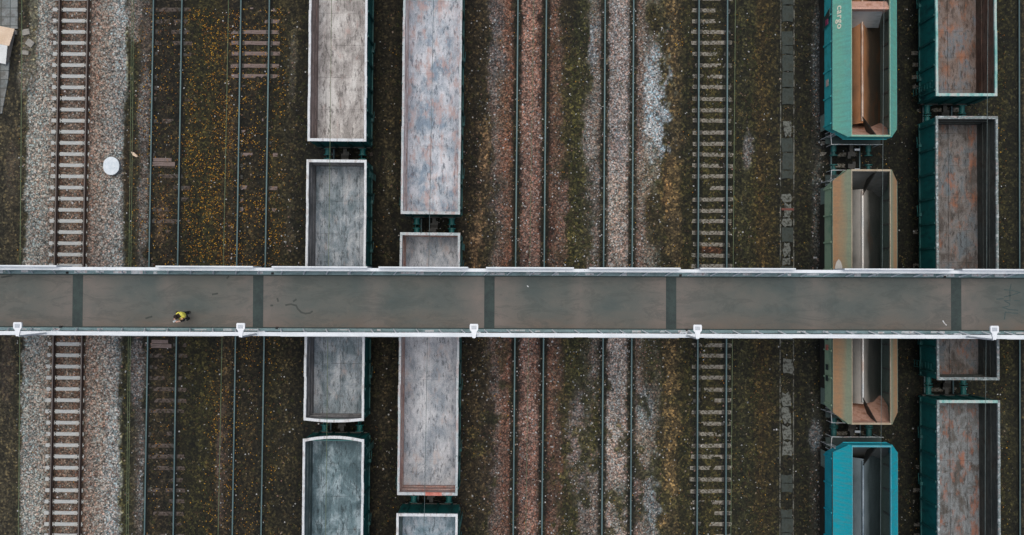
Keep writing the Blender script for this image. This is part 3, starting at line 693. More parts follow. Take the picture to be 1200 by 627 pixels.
def gondola(label, key, y0, y1, bed, wall, rim, side='teal', group=None, bow=(0, 0), wpx=70.0, end_orange=False, seed=1, gear=True, side_rim=None):
    """open-topped wagon whose rim runs from photograph row y0 (upper end) to y1"""
    a, b_, z = TR[key]
    cx = lambda y: a + (b_ - a) * y / 627
    p, q = P(cx(y0), y0, 3.75), P(cx(y1), y1, 3.75)
    mid = (p + q) / 2; L = (p - q).length; hl = L / 2
    rz = math.atan2(-(p.x - q.x), p.y - q.y)
    t = thing('open_wagon', label, 'open wagon', (mid.x, mid.y, 0), rz, group)
    hw = wpx * (H - 3.75) / F / 2
    r = random.Random(seed)
    zt, zf = 3.75, 1.62; rw = .118; wo = hw - .035; wt = .05
    floor = MB(); floor.box(-wo + wt, wo - wt, -hl + .09, hl - .09, zf - .1, zf)
    fl = floor.build('floor', bed, t)
    # raised plate joints on the floor: hatch frames
    hf = MB(); n = 7
    for k in range(1, n):
        y = -hl + L * k / n; hf.box(-wo + wt + .02, wo - wt - .02, y - .03, y + .03, zf + .001, zf + .018)
    hf.box(-.05, .05, -hl + .1, hl - .1, zf + .001, zf + .026)
    hf.build('hatch_frame', bed, fl)
    for s in (-1, 1):
        wl = MB(); x0, x1 = (s * wo - (wt if s > 0 else 0), s * wo + (0 if s > 0 else wt))
        wl.box(x0, x1, -hl + .09, hl - .09, 1.62, zt - .02, 1)
        xi = x1 if s < 0 else x0      # inner lining sheet with pressed ribs
        wl.box(min(xi, xi - s * .012), max(xi, xi - s * .012), -hl + .1, hl - .1, zf, zt - .04, 0)
        for zz in (2.25, 2.95):
            wl.box(min(xi - s * .013, xi - s * .04), max(xi - s * .013, xi - s * .04), -hl + .12, hl - .12, zz - .05, zz + .05, 0)
        wob = wl.build('side_wall', [wall, M[side]], t)
        rb = MB(); m_ = 11
        for k in range(m_):
            y = -hl + .35 + (L - .7) * k / (m_ - 1)
            X0, X1 = sorted((s * (wo + .002), s * (wo + .085)))
            rb.box(X0, X1, y - .055, y + .055, 1.6, zt - .15)
        X0, X1 = sorted((s * (wo + .003), s * (wo + .06))); rb.box(X0, X1, -hl + .1, hl - .1, 1.58, 1.68)
        rb.build('side_rib', M['teal_dark' if side != 'teal' else 'teal_dark'], wob)
        rm = MB(); xo = s * hw; xi2 = s * (hw - rw); seg = 12
        for k in range(seg):       # top chord, slightly dented
            ya, yb = -hl + L * k / seg, -hl + L * (k + 1) / seg
            dx = [r.uniform(-.012, .012) for _ in range(2)] if 0 < k < seg - 1 else [0, 0]
            xs = sorted((xo + dx[0], xi2 + dx[0])); rm.box(xs[0], xs[1], ya, yb, zt - .12, zt - .001 * (k % 2))
        rm.build('top_rim', side_rim or rim, t)
    for s in (-1, 1):
        ew = MB(); Y0, Y1 = sorted((s * (hl - .04), s * (hl - .09)))
        ew.box(-wo + .002, wo - .002, Y0, Y1, 1.3, zt - .02, 1)
        Y0, Y1 = sorted((s * (hl - .092), s * (hl - .105))); ew.box(-wo + wt + .02, wo - wt - .02, Y0, Y1, zf, zt - .04, 0)
        for zz in (2.1, 2.8):
            Y2, Y3 = sorted((s * (hl - .106), s * (hl - .15))); ew.box(-wo + .09, wo - .09, Y2, Y3, zz - .06, zz + .06, 0)
        ewo = ew.build('end_wall', [wall, M[side]], t)
        er = MB()
        for x in (-1.15, -.4, .4, 1.15):
            Y2, Y3 = sorted((s * (hl - .038), s * (hl + .02))); er.box(x - .06, x + .06, Y2, Y3, 1.32, zt - .15)
        er.build('end_rib', M['teal_dark'], ewo)
        bw = bow[0] if s > 0 else bow[1]; seg = 10; rm = MB(); wid = .145
        for k in range(seg):       # end chord, bowed where the load bent it
            xa, xb = -hw + rw + (2 * hw - 2 * rw) * k / seg, -hw + rw + (2 * hw - 2 * rw) * (k + 1) / seg
            fa = bw * (1 - ((2 * k / seg) - 1) ** 2); fb = bw * (1 - ((2 * (k + 1) / seg) - 1) ** 2)
            ya, yb = s * hl + s * fa, s * hl + s * fb
            pts = [(xa, ya - s * wid), (xb, yb - s * wid), (xb, yb), (xa, ya)]
            if s < 0: pts = pts[::-1]
            rm.prism(pts, zt - .13, zt - .002, 0)
        rr = rim if not (end_orange and s < 0) else [rim, M['orange_metal']]
        if end_orange and s < 0:
            rm.box(-.1, .75, -hl - .012, -hl + .15, zt - .1, zt + .006, 1)
        rm.build('end_rim', rr, t)
    underframe(t, hl + .02, M['dark_steel'], 'teal')
    if gear:        # ladder and door latches on the sides
        for s in (-1, 1):
            ld = MB(); y = hl - .5; X = s * (wo + .14)
            ld.bar((X, s * y, 1.0), (X, s * y, 3.5), .018); ld.bar((X, s * (y - .35), 1.0), (X, s * (y - .35), 3.5), .018)
            for k in range(7): ld.bar((X, s * y, 1.1 + k * .36), (X, s * (y - .35), 1.1 + k * .36), .014)
            ld.build('ladder', M['teal_dark'], t)
        r2 = random.Random(seed + 50)
        for s in (-1, 1):
            for k in range(4):
                lt = MB(); y = -hl + L * (k + .5) / 4 + r2.uniform(-.5, .5); X0, X1 = sorted((s * (wo + .003), s * (wo + .13)))
                lt.box(X0, X1, y - .09, y + .09, 1.5, 1.85, 0)
                lt.bar((s * (wo + .11), y - .05, 1.6), (s * (wo + .13), y + .5, 1.55), .02, 0)
                lt.build('door_latch', [M['teal_dark']], t)
    return t, hl, hw

def beds(nm, *a, **k):
    f = (1.62 if nm.startswith('bed') else 1.5)
    a = [tuple(min(.8, v * f) for v in x[:3]) + (1,) if isinstance(x, tuple) else x for x in a]
    return load_bed(nm, *a, **k)
G = 'open wagons parked in rows'
b_w1 = beds('bed_pale_grey', lin(120, 116, 114), lin(152, 148, 146), lin(170, 168, 166), lin(150, 128, 122), .60, 1.3, .55)
b_w1w = beds('wall_mauve', lin(96, 84, 80), lin(122, 108, 104), lin(112, 98, 94), lin(104, 76, 68), .60, 4.1, .2)
b_w2 = beds('bed_slate_grey', lin(82, 94, 100), lin(112, 120, 126), lin(140, 144, 148), lin(138, 126, 122), .60, 2.2, .6)
b_w2w = beds('wall_slate', lin(80, 80, 80), lin(104, 102, 102), lin(114, 112, 112), lin(98, 80, 74), .62, 5.1, .2)
b_w3 = beds('bed_blue_grey', lin(58, 76, 82), lin(84, 102, 108), lin(126, 140, 146), lin(104, 96, 88), .66, 3.7, .6)
b_w3w = beds('wall_green_grey', lin(58, 72, 72), lin(78, 90, 90), lin(92, 98, 96), lin(98, 80, 72), .66, 6.1, .2)
b_v1 = beds('bed_mottled_white', lin(104, 118, 132), lin(142, 148, 156), lin(166, 168, 174), lin(148, 122, 116), .53, 7.3, .22, streak=.35, cellx=1.45, celly=4.3)
b_v1w = beds('wall_pinkish', lin(150, 134, 130), lin(174, 162, 160), lin(180, 176, 176), lin(160, 122, 108), .58, 8.2, .1)
b_v2 = beds('bed_grey', lin(108, 116, 124), lin(134, 138, 144), lin(156, 158, 162), lin(146, 134, 130), .57, 9.6, .22, streak=.35, cellx=1.45, celly=4.3)
b_v2w = beds('wall_rosy', lin(138, 108, 100), lin(152, 128, 120), lin(146, 134, 130), lin(160, 104, 88), .56, 9.9, .2)
b_v3 = beds('bed_steel_blue', lin(78, 98, 108), lin(108, 124, 134), lin(138, 144, 152), lin(108, 96, 98), .64, 11.6, .25, cellx=1.45, celly=4.3)
b_g1 = beds('bed_rusty_grey', lin(70, 56, 48), lin(98, 86, 80), lin(84, 88, 92), lin(122, 76, 50), .555, 13.1, .5)
b_g2 = beds('bed_rusty_slate', lin(64, 58, 54), lin(92, 88, 86), lin(74, 80, 84), lin(120, 74, 50), .56, 14.7, .55)
b_g3 = beds('bed_rust_streaked', lin(66, 62, 58), lin(100, 104, 106), lin(78, 76, 74), lin(124, 74, 50), .545, 15.9, .6)
b_gw = beds('wall_brown', lin(62, 46, 38), lin(84, 66, 56), lin(66, 58, 50), lin(108, 62, 38), .60, 16.4, .3)
b_gd = beds('wall_dark', lin(44, 50, 48), lin(60, 64, 60), lin(52, 50, 44), lin(92, 56, 36), .68, 17.4, .3)

gondola('open wagon with pale grey floor and white rim, top of the leftmost row', 't4', -141, 165.5, b_w1, b_w1w, M['rim_white'], group=G, seed=1, wpx=69)
gondola('slate grey open wagon with white rim passing under the bridge in the leftmost row', 't4', 187, 493, b_w2, b_w2w, M['rim_white'], group=G, seed=2, wpx=70.5, bow=(0, .09))
gondola('blue grey open wagon with bowed white upper rim, bottom of the leftmost row', 't4', 514.5, 820, b_w3, b_w3w, M['rim_white'], group=G, seed=3, wpx=71.5, bow=(.16, 0))
gondola('open wagon with mottled whitish floor, cut by the top edge in the second row', 't5', -56, 251, b_v1, b_v1w, M['rim_dusty'], group=G, seed=4, wpx=69.5)
gondola('grey open wagon with an orange patch on its lower rim, second row, under the bridge', 't5', 272.5, 580.5, b_v2, b_v2w, M['rim_dusty'], group=G, seed=5, wpx=70.5, end_orange=True)
gondola('steel blue open wagon whose upper end just shows at the bottom of the second row', 't5', 602, 910, b_v3, b_w3w, M['rim_white'], group=G, seed=6, wpx=71.5)
gondola('rusty grey open wagon with turquoise rim, cut by the top edge in the rightmost row', 't10', -196, 112.5, b_g1, b_gw, M['rim_teal'], group=G, seed=7, wpx=72)
gondola('rust stained open wagon with chipped white rim under the bridge in the rightmost row', 't10', 136, 445.5, b_g2, b_gd, M['rim_chipped'], group=G, seed=8, wpx=73)
gondola('open wagon with rust streaked floor at the bottom of the rightmost row', 't10', 469, 780, b_g3, b_gd, M['rim_teal'], group=G, seed=9, wpx=73.5, side_rim=M['rim_chipped'])

# hopper wagons -------------------------------------------------------------
def hopper_in(name, c1, c2, rust, at, seed, glow_tint=lin(196, 194, 190)):
    m = NT(name)
    n1 = m.noise(1.0, (1, .5, 1), detail=8, rough=.65, loc=(seed, 0, 0))
    c = m.ramp(n1, [(.32, c1), (.62, c2)])
    n2 = m.noise(9, (.4, 2.2, .4), detail=6)
    c = m.mix(.55, c, m.ramp(n2, [(.3, B(.3)), (.7, B(.7))]), 'OVERLAY')
    c = m.mix(m.ramp(m.noise(.8, (2, .6, 1), loc=(0, seed, 0)), [(at, B(0)), (at + .12, B(.9))]), c, rust)
    tc = m.n('TexCoord'); sp = m.n('SeparateXYZ'); m.l(tc.outputs['Object'], sp.inputs[0])
    ax = m.math('ADD', m.math('ABSOLUTE', sp.outputs['X']), m.math('MULTIPLY', m.math('SUBTRACT', m.noise(1.1, (1, .5, .3), loc=(4, seed, 0)), .5), .9))
    c = m.mix(m.ramp(ax, [(.0, B(.95)), (.18, B(.7)), (.6, B(0))]), c, glow_tint)       # highlight glow near the saddle, painted into the colour
    return m.out(c, .36, .35, n2, .06, .01)
def two_tone(name, cout, cin, rust, seed, chips):
    """sheet faded from the outer edge towards the loading slot: weathered paint, patchy"""
    m = NT(name)
    tc = m.n('TexCoord'); sp = m.n('SeparateXYZ'); m.l(tc.outputs['Object'], sp.inputs[0])
    ax = m.math('ABSOLUTE', sp.outputs['X'])
    f = m.math('ADD', ax, m.math('MULTIPLY', m.math('SUBTRACT', m.noise(1.2, (1, .25, 1), loc=(seed, 0, 0)), .5), .6))
    mr = m.n('MapRange'); mr.inputs[1].default_value = 1.15; mr.inputs[2].default_value = 1.5; m.l(f, mr.inputs[0])
    c = m.mix(mr.outputs[0], cin, cout)
    n2 = m.noise(9, detail=7, rough=.7, loc=(seed, 2, 0))
    c = m.mix(.4, c, m.ramp(n2, [(.3, B(.34)), (.7, B(.66))]), 'OVERLAY')
    n8 = m.noise(1.6, (.7, 5, .7), detail=8, rough=.7, loc=(seed, seed, 3))
    c = m.mix(m.ramp(n8, [(.45, B(0)), (.7, B(.42))]), c, lin(116, 120, 108))       # dust washed down the sheet
    n3 = m.noise(2.2, (1, .5, 1), detail=9, rough=.72, loc=(3, seed, 0))
    c = m.mix(m.ramp(n3, [(.6, B(0)), (.7, B(chips))]), c, rust)
    return m.out(c, .55, 0, n2, .1, .008)
def hopper(label, y0, y1, out, inn, low, inside, ridge, tag_seed, rim):
    a, b_, z = TR['t9']; cx = lambda y: a + (b_ - a) * y / 627
    zt, zs, zb = 4.1, 3.2, 1.85
    p, q = P(cx(y0), y0, zt), P(cx(y1), y1, zt); mid = (p + q) / 2; hl = (p - q).length / 2
    rz = math.atan2(-(p.x - q.x), p.y - q.y)
    t = thing('hopper_wagon', label, 'hopper wagon', (mid.x, mid.y, 0), rz, 'hopper wagons coupled in one row')
    xo, xi = 1.685, 1.01; ch = .5; xc = 1.15; T = .03
    # shoulders: sloped sheets with chamfered corners
    for s in (-1, 1):
        sh = MB()
        pts = [(s * xi, -hl, zt), (s * xc, -hl + .02, zs + .72), (s * xo, -hl + ch, zs), (s * xo, hl - ch, zs), (s * xc, hl - .02, zs + .72), (s * xi, hl, zt)]
        if s < 0: pts = pts[::-1]
        pts = [Vector(v) for v in pts]
        # planar slope between inner and outer edges, clipped at the corners
        m0 = (zt - zs) / (xo - xi)
        pts = [Vector((v.x, v.y, zt - (abs(v.x) - xi) * m0)) for v in pts]
        sh.plate(pts, T)
        nseam = 5
        for k in range(1, nseam):
            y = -hl + 2 * hl * k / nseam
            sh.beam((s * (xi + .01), y, zt + .004 - .01 * m0), (s * (xo - .01), y, zs + .004 + .01 * m0), .05, .014, 1)
        shp = sh.build('shoulder_sheet', [out, out], t)
        # lower vertical side
        sd2 = MB(); X0, X1 = sorted((s * xo, s * (xo - .04)))
        sd2.box(X0, X1, -hl + ch + .22, hl - ch - .22, zb, zs + .01)
        for yy in (-hl + ch, hl - ch):
            sg = 1 if yy < 0 else -1
            pl = [(s * xo, yy, zs), (s * xo, yy + sg * .22, zb), (s * xo, yy + sg * .22, zs)]
            sd2.plate(pl if s * sg > 0 else pl[::-1], .04)
        X0, X1 = sorted((s * (xo + .002), s * (xo + .035))); sd2.box(X0, X1, -hl + ch, hl - ch, zs - .07, zs - .005, 1)
        n = 9
        for k in range(n):
            y = -hl + ch + .35 + (2 * hl - 2 * ch - .7) * k / (n - 1); X0, X1 = sorted((s * (xo + .003), s * (xo + .07)))
            sd2.box(X0, X1, y - .04, y + .04, zb, zs - .1, 0)
        # discharge flap below
        X0, X1 = sorted((s * (xo - .002), s * (xo - .035))); sd2.box(X0, X1, -hl + 1.6, hl - 1.6, 1.0, zb - .002, 2)
        sd2.build('side_wall', [low, M['bridge_dark'], M['dark_steel']], t)
        # rim along the loading slot
        rm = MB(); X0, X1 = sorted((s * xi, s * (xi - .035))); rm.box(X0, X1, -hl + .02, hl - .02, zt - .12, zt + .012)
        rm.build('slot_rim', rim, t)
    for s in (-1, 1):
        en = MB()
        for (xa, xb) in ((-xi, xi), ):
            en.box(-xc, xc, *sorted((s * hl, s * (hl - .03))), zs, zt - .16, 0)
            en.box(-xi + .0, xi - .0, *sorted((s * (hl + .004), s * (hl - .09))), zt - .16, zt + .008, 1)
        # the end slopes inwards below the shoulder
        pe = [(-xc, s * hl, zs + .0), (xc, s * hl, zs + .0), (1.5, s * (hl - .9), zb - .3), (-1.5, s * (hl - .9), zb - .3)]
        en.plate(pe if s < 0 else pe[::-1], .03, 0)
        for sx in (-1, 1):
            m0 = (zt - zs) / (xo - xi)
            tri = [(sx * xc, s * hl, zt - (xc - xi) * m0), (sx * xo, s * (hl - ch), zs), (sx * xo, s * (hl - ch - .22), zb), (sx * xc, s * (hl - .02), zs)]
            en.add(tri, [(0, 1, 2, 3)], 0)
        en.build('end_wall', [low, rim], t)
    # inside: long saddle, sloping end sheets, cross partition at mid length
    ins = MB(); rzv = 2.85
    for s in (-1, 1):
        pl = [(0, -hl + .9, rzv), (s * 1.63, -hl + .9, 1.0), (s * 1.63, hl - .9, 1.0), (0, hl - .9, rzv)]
        ins.plate(pl[::-1] if s > 0 else pl, .02, 0)
        ins.box(*sorted((s * 1.64, s * 1.625)), -hl + .7, hl - .7, 1.0, zs, 2)
        # stiffeners on the inner side wall
        for k in range(9):
            y = -hl + 1.4 + (2 * hl - 2.8) * k / 8; ins.box(*sorted((s * 1.62, s * 1.55)), y - .04, y + .04, 1.5, 3.05, 1)
        pe = [(-1.1, s * (hl - .1), zt - .5), (1.1, s * (hl - .1), zt - .5), (1.55, s * (hl - .72), 2.24), (1.6, s * (hl - 1.15), 1.2), (-1.6, s * (hl - 1.15), 1.2), (-1.55, s * (hl - .72), 2.24)]
        ins.plate(pe if s > 0 else pe[::-1], .02, 1 if s > 0 else 3)
        pe = [(-xi, s * (hl - .095), zt - .14), (xi, s * (hl - .095), zt - .14), (xi, s * (hl - .1), zt - .55), (-xi, s * (hl - .1), zt - .55)]
        ins.plate(pe if s > 0 else pe[::-1], .02, 1 if s > 0 else 3)
    ins.build('hopper_floor', [inside, hop_dark, hop_side, hop_rust], t)
    rd = MB(); rd.bar((0, -hl + 1.0, rzv + .0), (0, hl - 1.0, rzv + .0), .075, 0, 12); rd.build('saddle_ridge', ridge, t)
    pt = MB()
    pt.plate([(-xi + .02, .12, zt - .1), (-xi + .02, .5, zt - .42), (xi - .02, .5, zt - .42), (xi - .02, .12, zt - .1)], .03, 0)
    pt.box(-xi + .02, xi - .02, .02, .12, 2.2, zt - .08, 0)
    pt.plate([(-xi + .02, -.55, 2.5), (xi - .02, -.55, 2.5), (xi - .2, .0, zt - .5), (-xi + .2, .0, zt - .5)], .03, 1)
    pt.build('cross_partition', [hop_rust, hop_plate], t)
    for s in (-1, 1):
        br = MB()
        br.add([(0, s * (hl - 1.25), rzv + .06), (-.035, s * (hl - 1.25), rzv + .06), (.28, s * (hl - .1), zt - .12), (.34, s * (hl - .1), zt - .12),
                (0, s * (hl - 1.25), rzv - .3), (.2, s * (hl - .3), 3.0)], [(0, 1, 2, 3), (0, 3, 5, 4), (1, 4, 5, 2)], 0)
        br.build('end_brace', M['dark_steel'], t)
    underframe(t, hl + .02, M['dark_steel'], 'dark')
    # end platforms with handrails and brake pipe
    for s in (-1, 1):
        pf = MB(); pf.box(-1.5, 1.5, *sorted((s * (hl + .0), s * (hl - .55))), 1.38, 1.42, 0)
        y = s * (hl + .16)
        pf.bar((-1.45, y, 1.4), (-1.45, y, 2.3), .02, 1); pf.bar((1.1, y, 1.4), (1.1, y, 2.3), .02, 1); pf.bar((-1.45, y, 2.3), (-1.1, y + s * .0, 2.36), .022, 1)
        pf.bar((-1.1, y, 2.36), (1.1, y, 2.3), .02, 1); pf.bar((-1.45, y, 2.3), (-1.5, s * (hl - .55), 2.3), .02, 1); pf.bar((-1.5, s * (hl - .55), 2.3), (-1.5, s * (hl - .55), 1.4), .02, 1)
        for sx in (-1.5, -1.2): pf.bar((sx, s * (hl - .35), .6), (sx, s * (hl - .35), 3.0), .018, 1)
        for k in range(6): pf.bar((-1.5, s * (hl - .35), .8 + .38 * k), (-1.2, s * (hl - .35), .8 + .38 * k), .014, 1)
        pf.bar((.95, y, 2.3), (1.2, y + s * .02, 2.55), .02, 1)
        pf.box(.1, .38, *sorted((s * (hl + .25), s * (hl + .36))), 1.3, 1.4, 2)
        pf.build('end_platform', [M['bridge_dark'], M['rim_dusty'], M['lamp_grey']], t)
    return t, hl
hop_dark = hopper_in('hopper_slope_grey', lin(100, 104, 104), lin(128, 130, 128), lin(116, 90, 74), .62, 2, lin(120, 122, 120))
hop_plate = hopper_in('hopper_plate_blue', lin(140, 150, 154), lin(172, 178, 180), lin(140, 120, 108), .66, 5)
hop_side = hopper_in('hopper_side_green', lin(120, 144, 136), lin(144, 162, 154), lin(120, 100, 80), .66, 3)
hop_rust = worn('hopper_rust', lin(178, 136, 116), lin(198, 156, 138), lin(160, 112, 88), scale=2, rough=.7, chips=lin(110, 60, 40), chip_at=.66)
in1 = hopper_in('hopper_slope_brown', lin(78, 68, 60), lin(100, 84, 70), lin(130, 84, 56), .52, 7, lin(220, 156, 112))
in2 = hopper_in('hopper_slope_steel', lin(72, 78, 76), lin(100, 100, 98), lin(112, 88, 74), .58, 9, lin(214, 208, 202))
in3 = hopper_in('hopper_slope_slate', lin(62, 76, 80), lin(88, 100, 104), lin(80, 74, 66), .66, 12, lin(150, 164, 172))
ridge1 = worn('ridge_rusty', lin(150, 108, 80), lin(180, 160, 146), lin(150, 96, 62), scale=.9, stretch=(1, .6, 1), rough=.4, metal=.4)
ridge2 = worn('ridge_polished', lin(176, 182, 184), lin(200, 196, 190), lin(188, 150, 128), scale=.8, stretch=(1, .5, 1), rough=.35, metal=.5)
ridge3 = worn('ridge_blue', lin(96, 112, 122), lin(136, 148, 156), scale=2, stretch=(1, .5, 1), rough=.4, metal=.5)
o1 = two_tone('paint_turquoise', lin(112, 182, 162), lin(104, 178, 166), lin(136, 172, 148), 3, .8)
l1 = worn('paint_cyan', lin(40, 176, 182), lin(60, 188, 190), lin(40, 158, 158), scale=1.6, rough=.5, chips=lin(120, 140, 130), chip_at=.7)
o2 = two_tone('paint_tan', lin(178, 138, 102), lin(142, 150, 126), lin(164, 142, 114), 6, .6)
l2 = worn('paint_pale_green', lin(144, 180, 148), lin(160, 182, 152), lin(130, 164, 136), scale=1.5, rough=.6, chips=lin(150, 132, 100), chip_at=.66)
o3 = two_tone('paint_blue', lin(4, 168, 184), lin(8, 162, 178), lin(24, 166, 176), 9, .4)
l3 = worn('paint_blue_side', lin(14, 156, 176), lin(26, 172, 190), scale=1.6, rough=.5, chips=lin(120, 160, 160), chip_at=.68)
rimg = worn('rim_green', lin(110, 160, 140), lin(140, 164, 140), scale=2, stretch=(1, .6, 1), rough=.5)
rimt = worn('rim_tan', lin(150, 132, 106), lin(170, 156, 134), scale=2, stretch=(1, .6, 1), rough=.5)
rimb = worn('rim_blue', lin(40, 138, 156), lin(70, 150, 162), scale=2, rough=.5)
h1, hl1 = hopper('turquoise hopper wagon with cream lettering on its sloped roof, cut by the top edge', -138, 160, o1, o1, l1, in1, ridge1, 1, rimg)
h2, hl2 = hopper('tan and pale green hopper wagon with a white flame mark, under the bridge', 198.5, 497.5, o2, o2, l2, in2, ridge2, 2, rimt)
h3, hl3 = hopper('bright blue hopper wagon at the bottom of the photo', 522, 822, o3, o3, l3, in3, ridge3, 3, rimb)

def slope_frame(parent, y, x=-1.35):
    """frame lying on the left shoulder sheet, text running towards -y, its top towards the slot"""
    m0 = (4.1 - 3.2) / (1.685 - 1.01)
    up = Vector((1, 0, m0)).normalized(); along = Vector((0, -1, 0)); nrm = along.cross(up)
    z = 4.1 - (abs(x) - 1.01) * m0
    return Matrix.Translation(Vector((x, y, z)) + nrm * .02) @ Matrix((along, up, nrm)).transposed().to_4x4()
cream = worn('lettering_cream', lin(216, 214, 190), lin(226, 222, 204), scale=6, rough=.5, bump=0)
def text_mesh(txt, size, extr=.003, bold=.012):
    c = bpy.data.curves.new('lettering', 'FONT'); c.body = txt; c.size = size; c.extrude = extr; c.offset = bold; c.space_character = 1.12
    o = bpy.data.objects.new('tmp', c); COL.objects.link(o)
    dg = bpy.context.evaluated_depsgraph_get(); me_ = bpy.data.meshes.new_from_object(o.evaluated_get(dg))
    bpy.data.objects.remove(o); return me_
def local_y(wag, px, py, z): return (wag.matrix_basis.inverted() @ P(px, py, z)).y
tm = text_mesh('cargo', .50); tm.materials.clear(); tm.materials.append(cream)
lt = link('lettering', tm, h1)
wid = max(v.co.x for v in tm.vertices)
lt.matrix_basis = slope_frame(h1, local_y(h1, 985, 33.5, 3.6) + wid, -1.50)
fl = MB()
flame = [(0, 0), (.14, -.16), (.22, -.40), (.19, -.62), (.10, -.78), (.05, -.62), (.0, -.52), (-.05, -.62), (-.10, -.78), (-.19, -.62), (-.22, -.40), (-.14, -.16)]
fl.prism([(-y_, x_) for x_, y_ in flame][::-1], 0, .006)
fl.prism([(.62, -.05), (.76, -.04), (.80, .0), (.76, .04), (.62, .05), (.57, 0)], 0, .006)
fl.prism([(.55, -.34), (.9, -.34), (.9, -.29), (.55, -.29)], 0, .006)
fo = fl.build('flame_mark', worn('flame_white', lin(206, 200, 190), lin(222, 216, 206), scale=5, rough=.5, bump=0), h2)
fo.matrix_basis = slope_frame(h2, local_y(h2, 984, 303.5, 3.6), -1.46)
# data plates and small painted marks on the lower sides
mk = MB()
yv = local_y(h1, 968, 98, 2.4); mk.box(-1.77, -1.758, yv - .18, yv + .18, 2.35, 2.75, 0)
mk.build('data_plate', worn('plate_pinkish', lin(190, 170, 160), lin(206, 186, 176), scale=6, rough=.5), h1)
mk = MB()
for i_, py_ in enumerate((395, 407, 430, 443)):
    yv = local_y(h2, 968, py_, 2.4); mk.box(-1.772, -1.757, yv - .15, yv + .15, 2.25, 2.65, 1 if i_ == 1 else 0)
mk.build('data_plate', [M['bridge_dark'], M['orange_metal']], h2)
mk = MB()
yv = local_y(h1, 968, 25, 2.4)
mk.plate([(-1.80, yv - .45, 2.0), (-1.80, yv + .1, 3.1), (-1.80, yv + .5, 3.15), (-1.80, yv + .15, 2.0)][::-1], .03, 0)
mk.plate([(-1.82, yv - .28, 2.5), (-1.82, yv - .28, 2.9), (-1.82, yv + .02, 2.9), (-1.82, yv + .02, 2.5)][::-1], .015, 1)
mk.build('brake_cabinet', [M['bridge_dark'], worn('magenta_paint', lin(138, 44, 84), lin(150, 60, 96), scale=4)], h1)  # dark wedge plate with a small magenta paint patch

# ------------------------------------------------------------------ footbridge
ZD = 7.2
pa, pb = P(0, 351.4, ZD), P(1200, 356.2, ZD)
BO = (pa + pb) / 2; brz = math.atan2(pb.y - pa.y, pb.x - pa.x)
bridge = thing('footbridge', 'long grey footbridge with white railings crossing over all the tracks', 'footbridge', (BO.x, BO.y, 0), brz)
Binv = Matrix.Rotation(-brz, 4, 'Z') @ Matrix.Translation(-Vector((BO.x, BO.y, 0)))
def bl(px, py, z): return Binv @ P(px, py, z)
def bv(py, z): return bl(600, py, z).y          # offset across the bridge of row py (measured at column 600)
XE = 33.0
joints = [bl(x, 353, ZD).x for x in (91, 302.5, 573.5, 786.5, 1120.5)]
joints = [joints[0] - 12] + joints + [joints[-1] + 12]
vt, vb = bv(323, ZD), bv(385.8, ZD)
jw = .25
edges = [-XE] + [j for j in joints for _ in (0, 1)] + [XE]
spans = [(-XE, joints[0] - jw)] + [(joints[i] + jw, joints[i + 1] - jw) for i in range(len(joints) - 1)] + [(joints[-1] + jw, XE)]
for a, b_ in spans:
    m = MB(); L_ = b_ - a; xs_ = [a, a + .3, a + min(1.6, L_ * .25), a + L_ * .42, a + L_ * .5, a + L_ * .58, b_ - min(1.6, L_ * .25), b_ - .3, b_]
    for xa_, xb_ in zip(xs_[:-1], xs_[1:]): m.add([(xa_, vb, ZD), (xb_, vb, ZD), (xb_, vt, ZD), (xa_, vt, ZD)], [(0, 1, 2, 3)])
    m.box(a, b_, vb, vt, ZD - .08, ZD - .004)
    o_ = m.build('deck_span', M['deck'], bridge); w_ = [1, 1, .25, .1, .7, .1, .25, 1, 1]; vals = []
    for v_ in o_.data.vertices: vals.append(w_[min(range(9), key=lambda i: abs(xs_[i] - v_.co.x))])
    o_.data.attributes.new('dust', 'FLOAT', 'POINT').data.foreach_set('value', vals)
for j in joints:
    m = MB(); m.box(j - jw + .002, j + jw - .002, vb, vt, ZD - .08, ZD + .006); m.build('expansion_joint', M['joint'], bridge)
g_ = MB()
for v in (vb - .02, vt - .12): g_.box(-XE, XE, v, v + .14, ZD - .9, ZD - .081)
g_.box(-XE, XE, -.35, .25, ZD - .5, ZD - .082)
x = -XE + .5
while x < XE: g_.box(x, x + .12, vb + .12, vt - .12, ZD - .4, ZD - .083); x += 2.4
g_.build('girder', M['bridge_dark'], bridge)
for j in joints:
    m = MB(); 
    for v in (vb + .35, vt - .35): m.bar((j, v, 0), (j, v, ZD - .95), .16, n=14)
    m.box(j - .22, j + .22, vb + .05, vt - .05, ZD - 1.15, ZD - .901); m.box(j - .5, j + .5, vb + .05, vt - .05, -.1, .22)
    m.build('pier', M['bridge_teal'], bridge)
ZR = 8.35
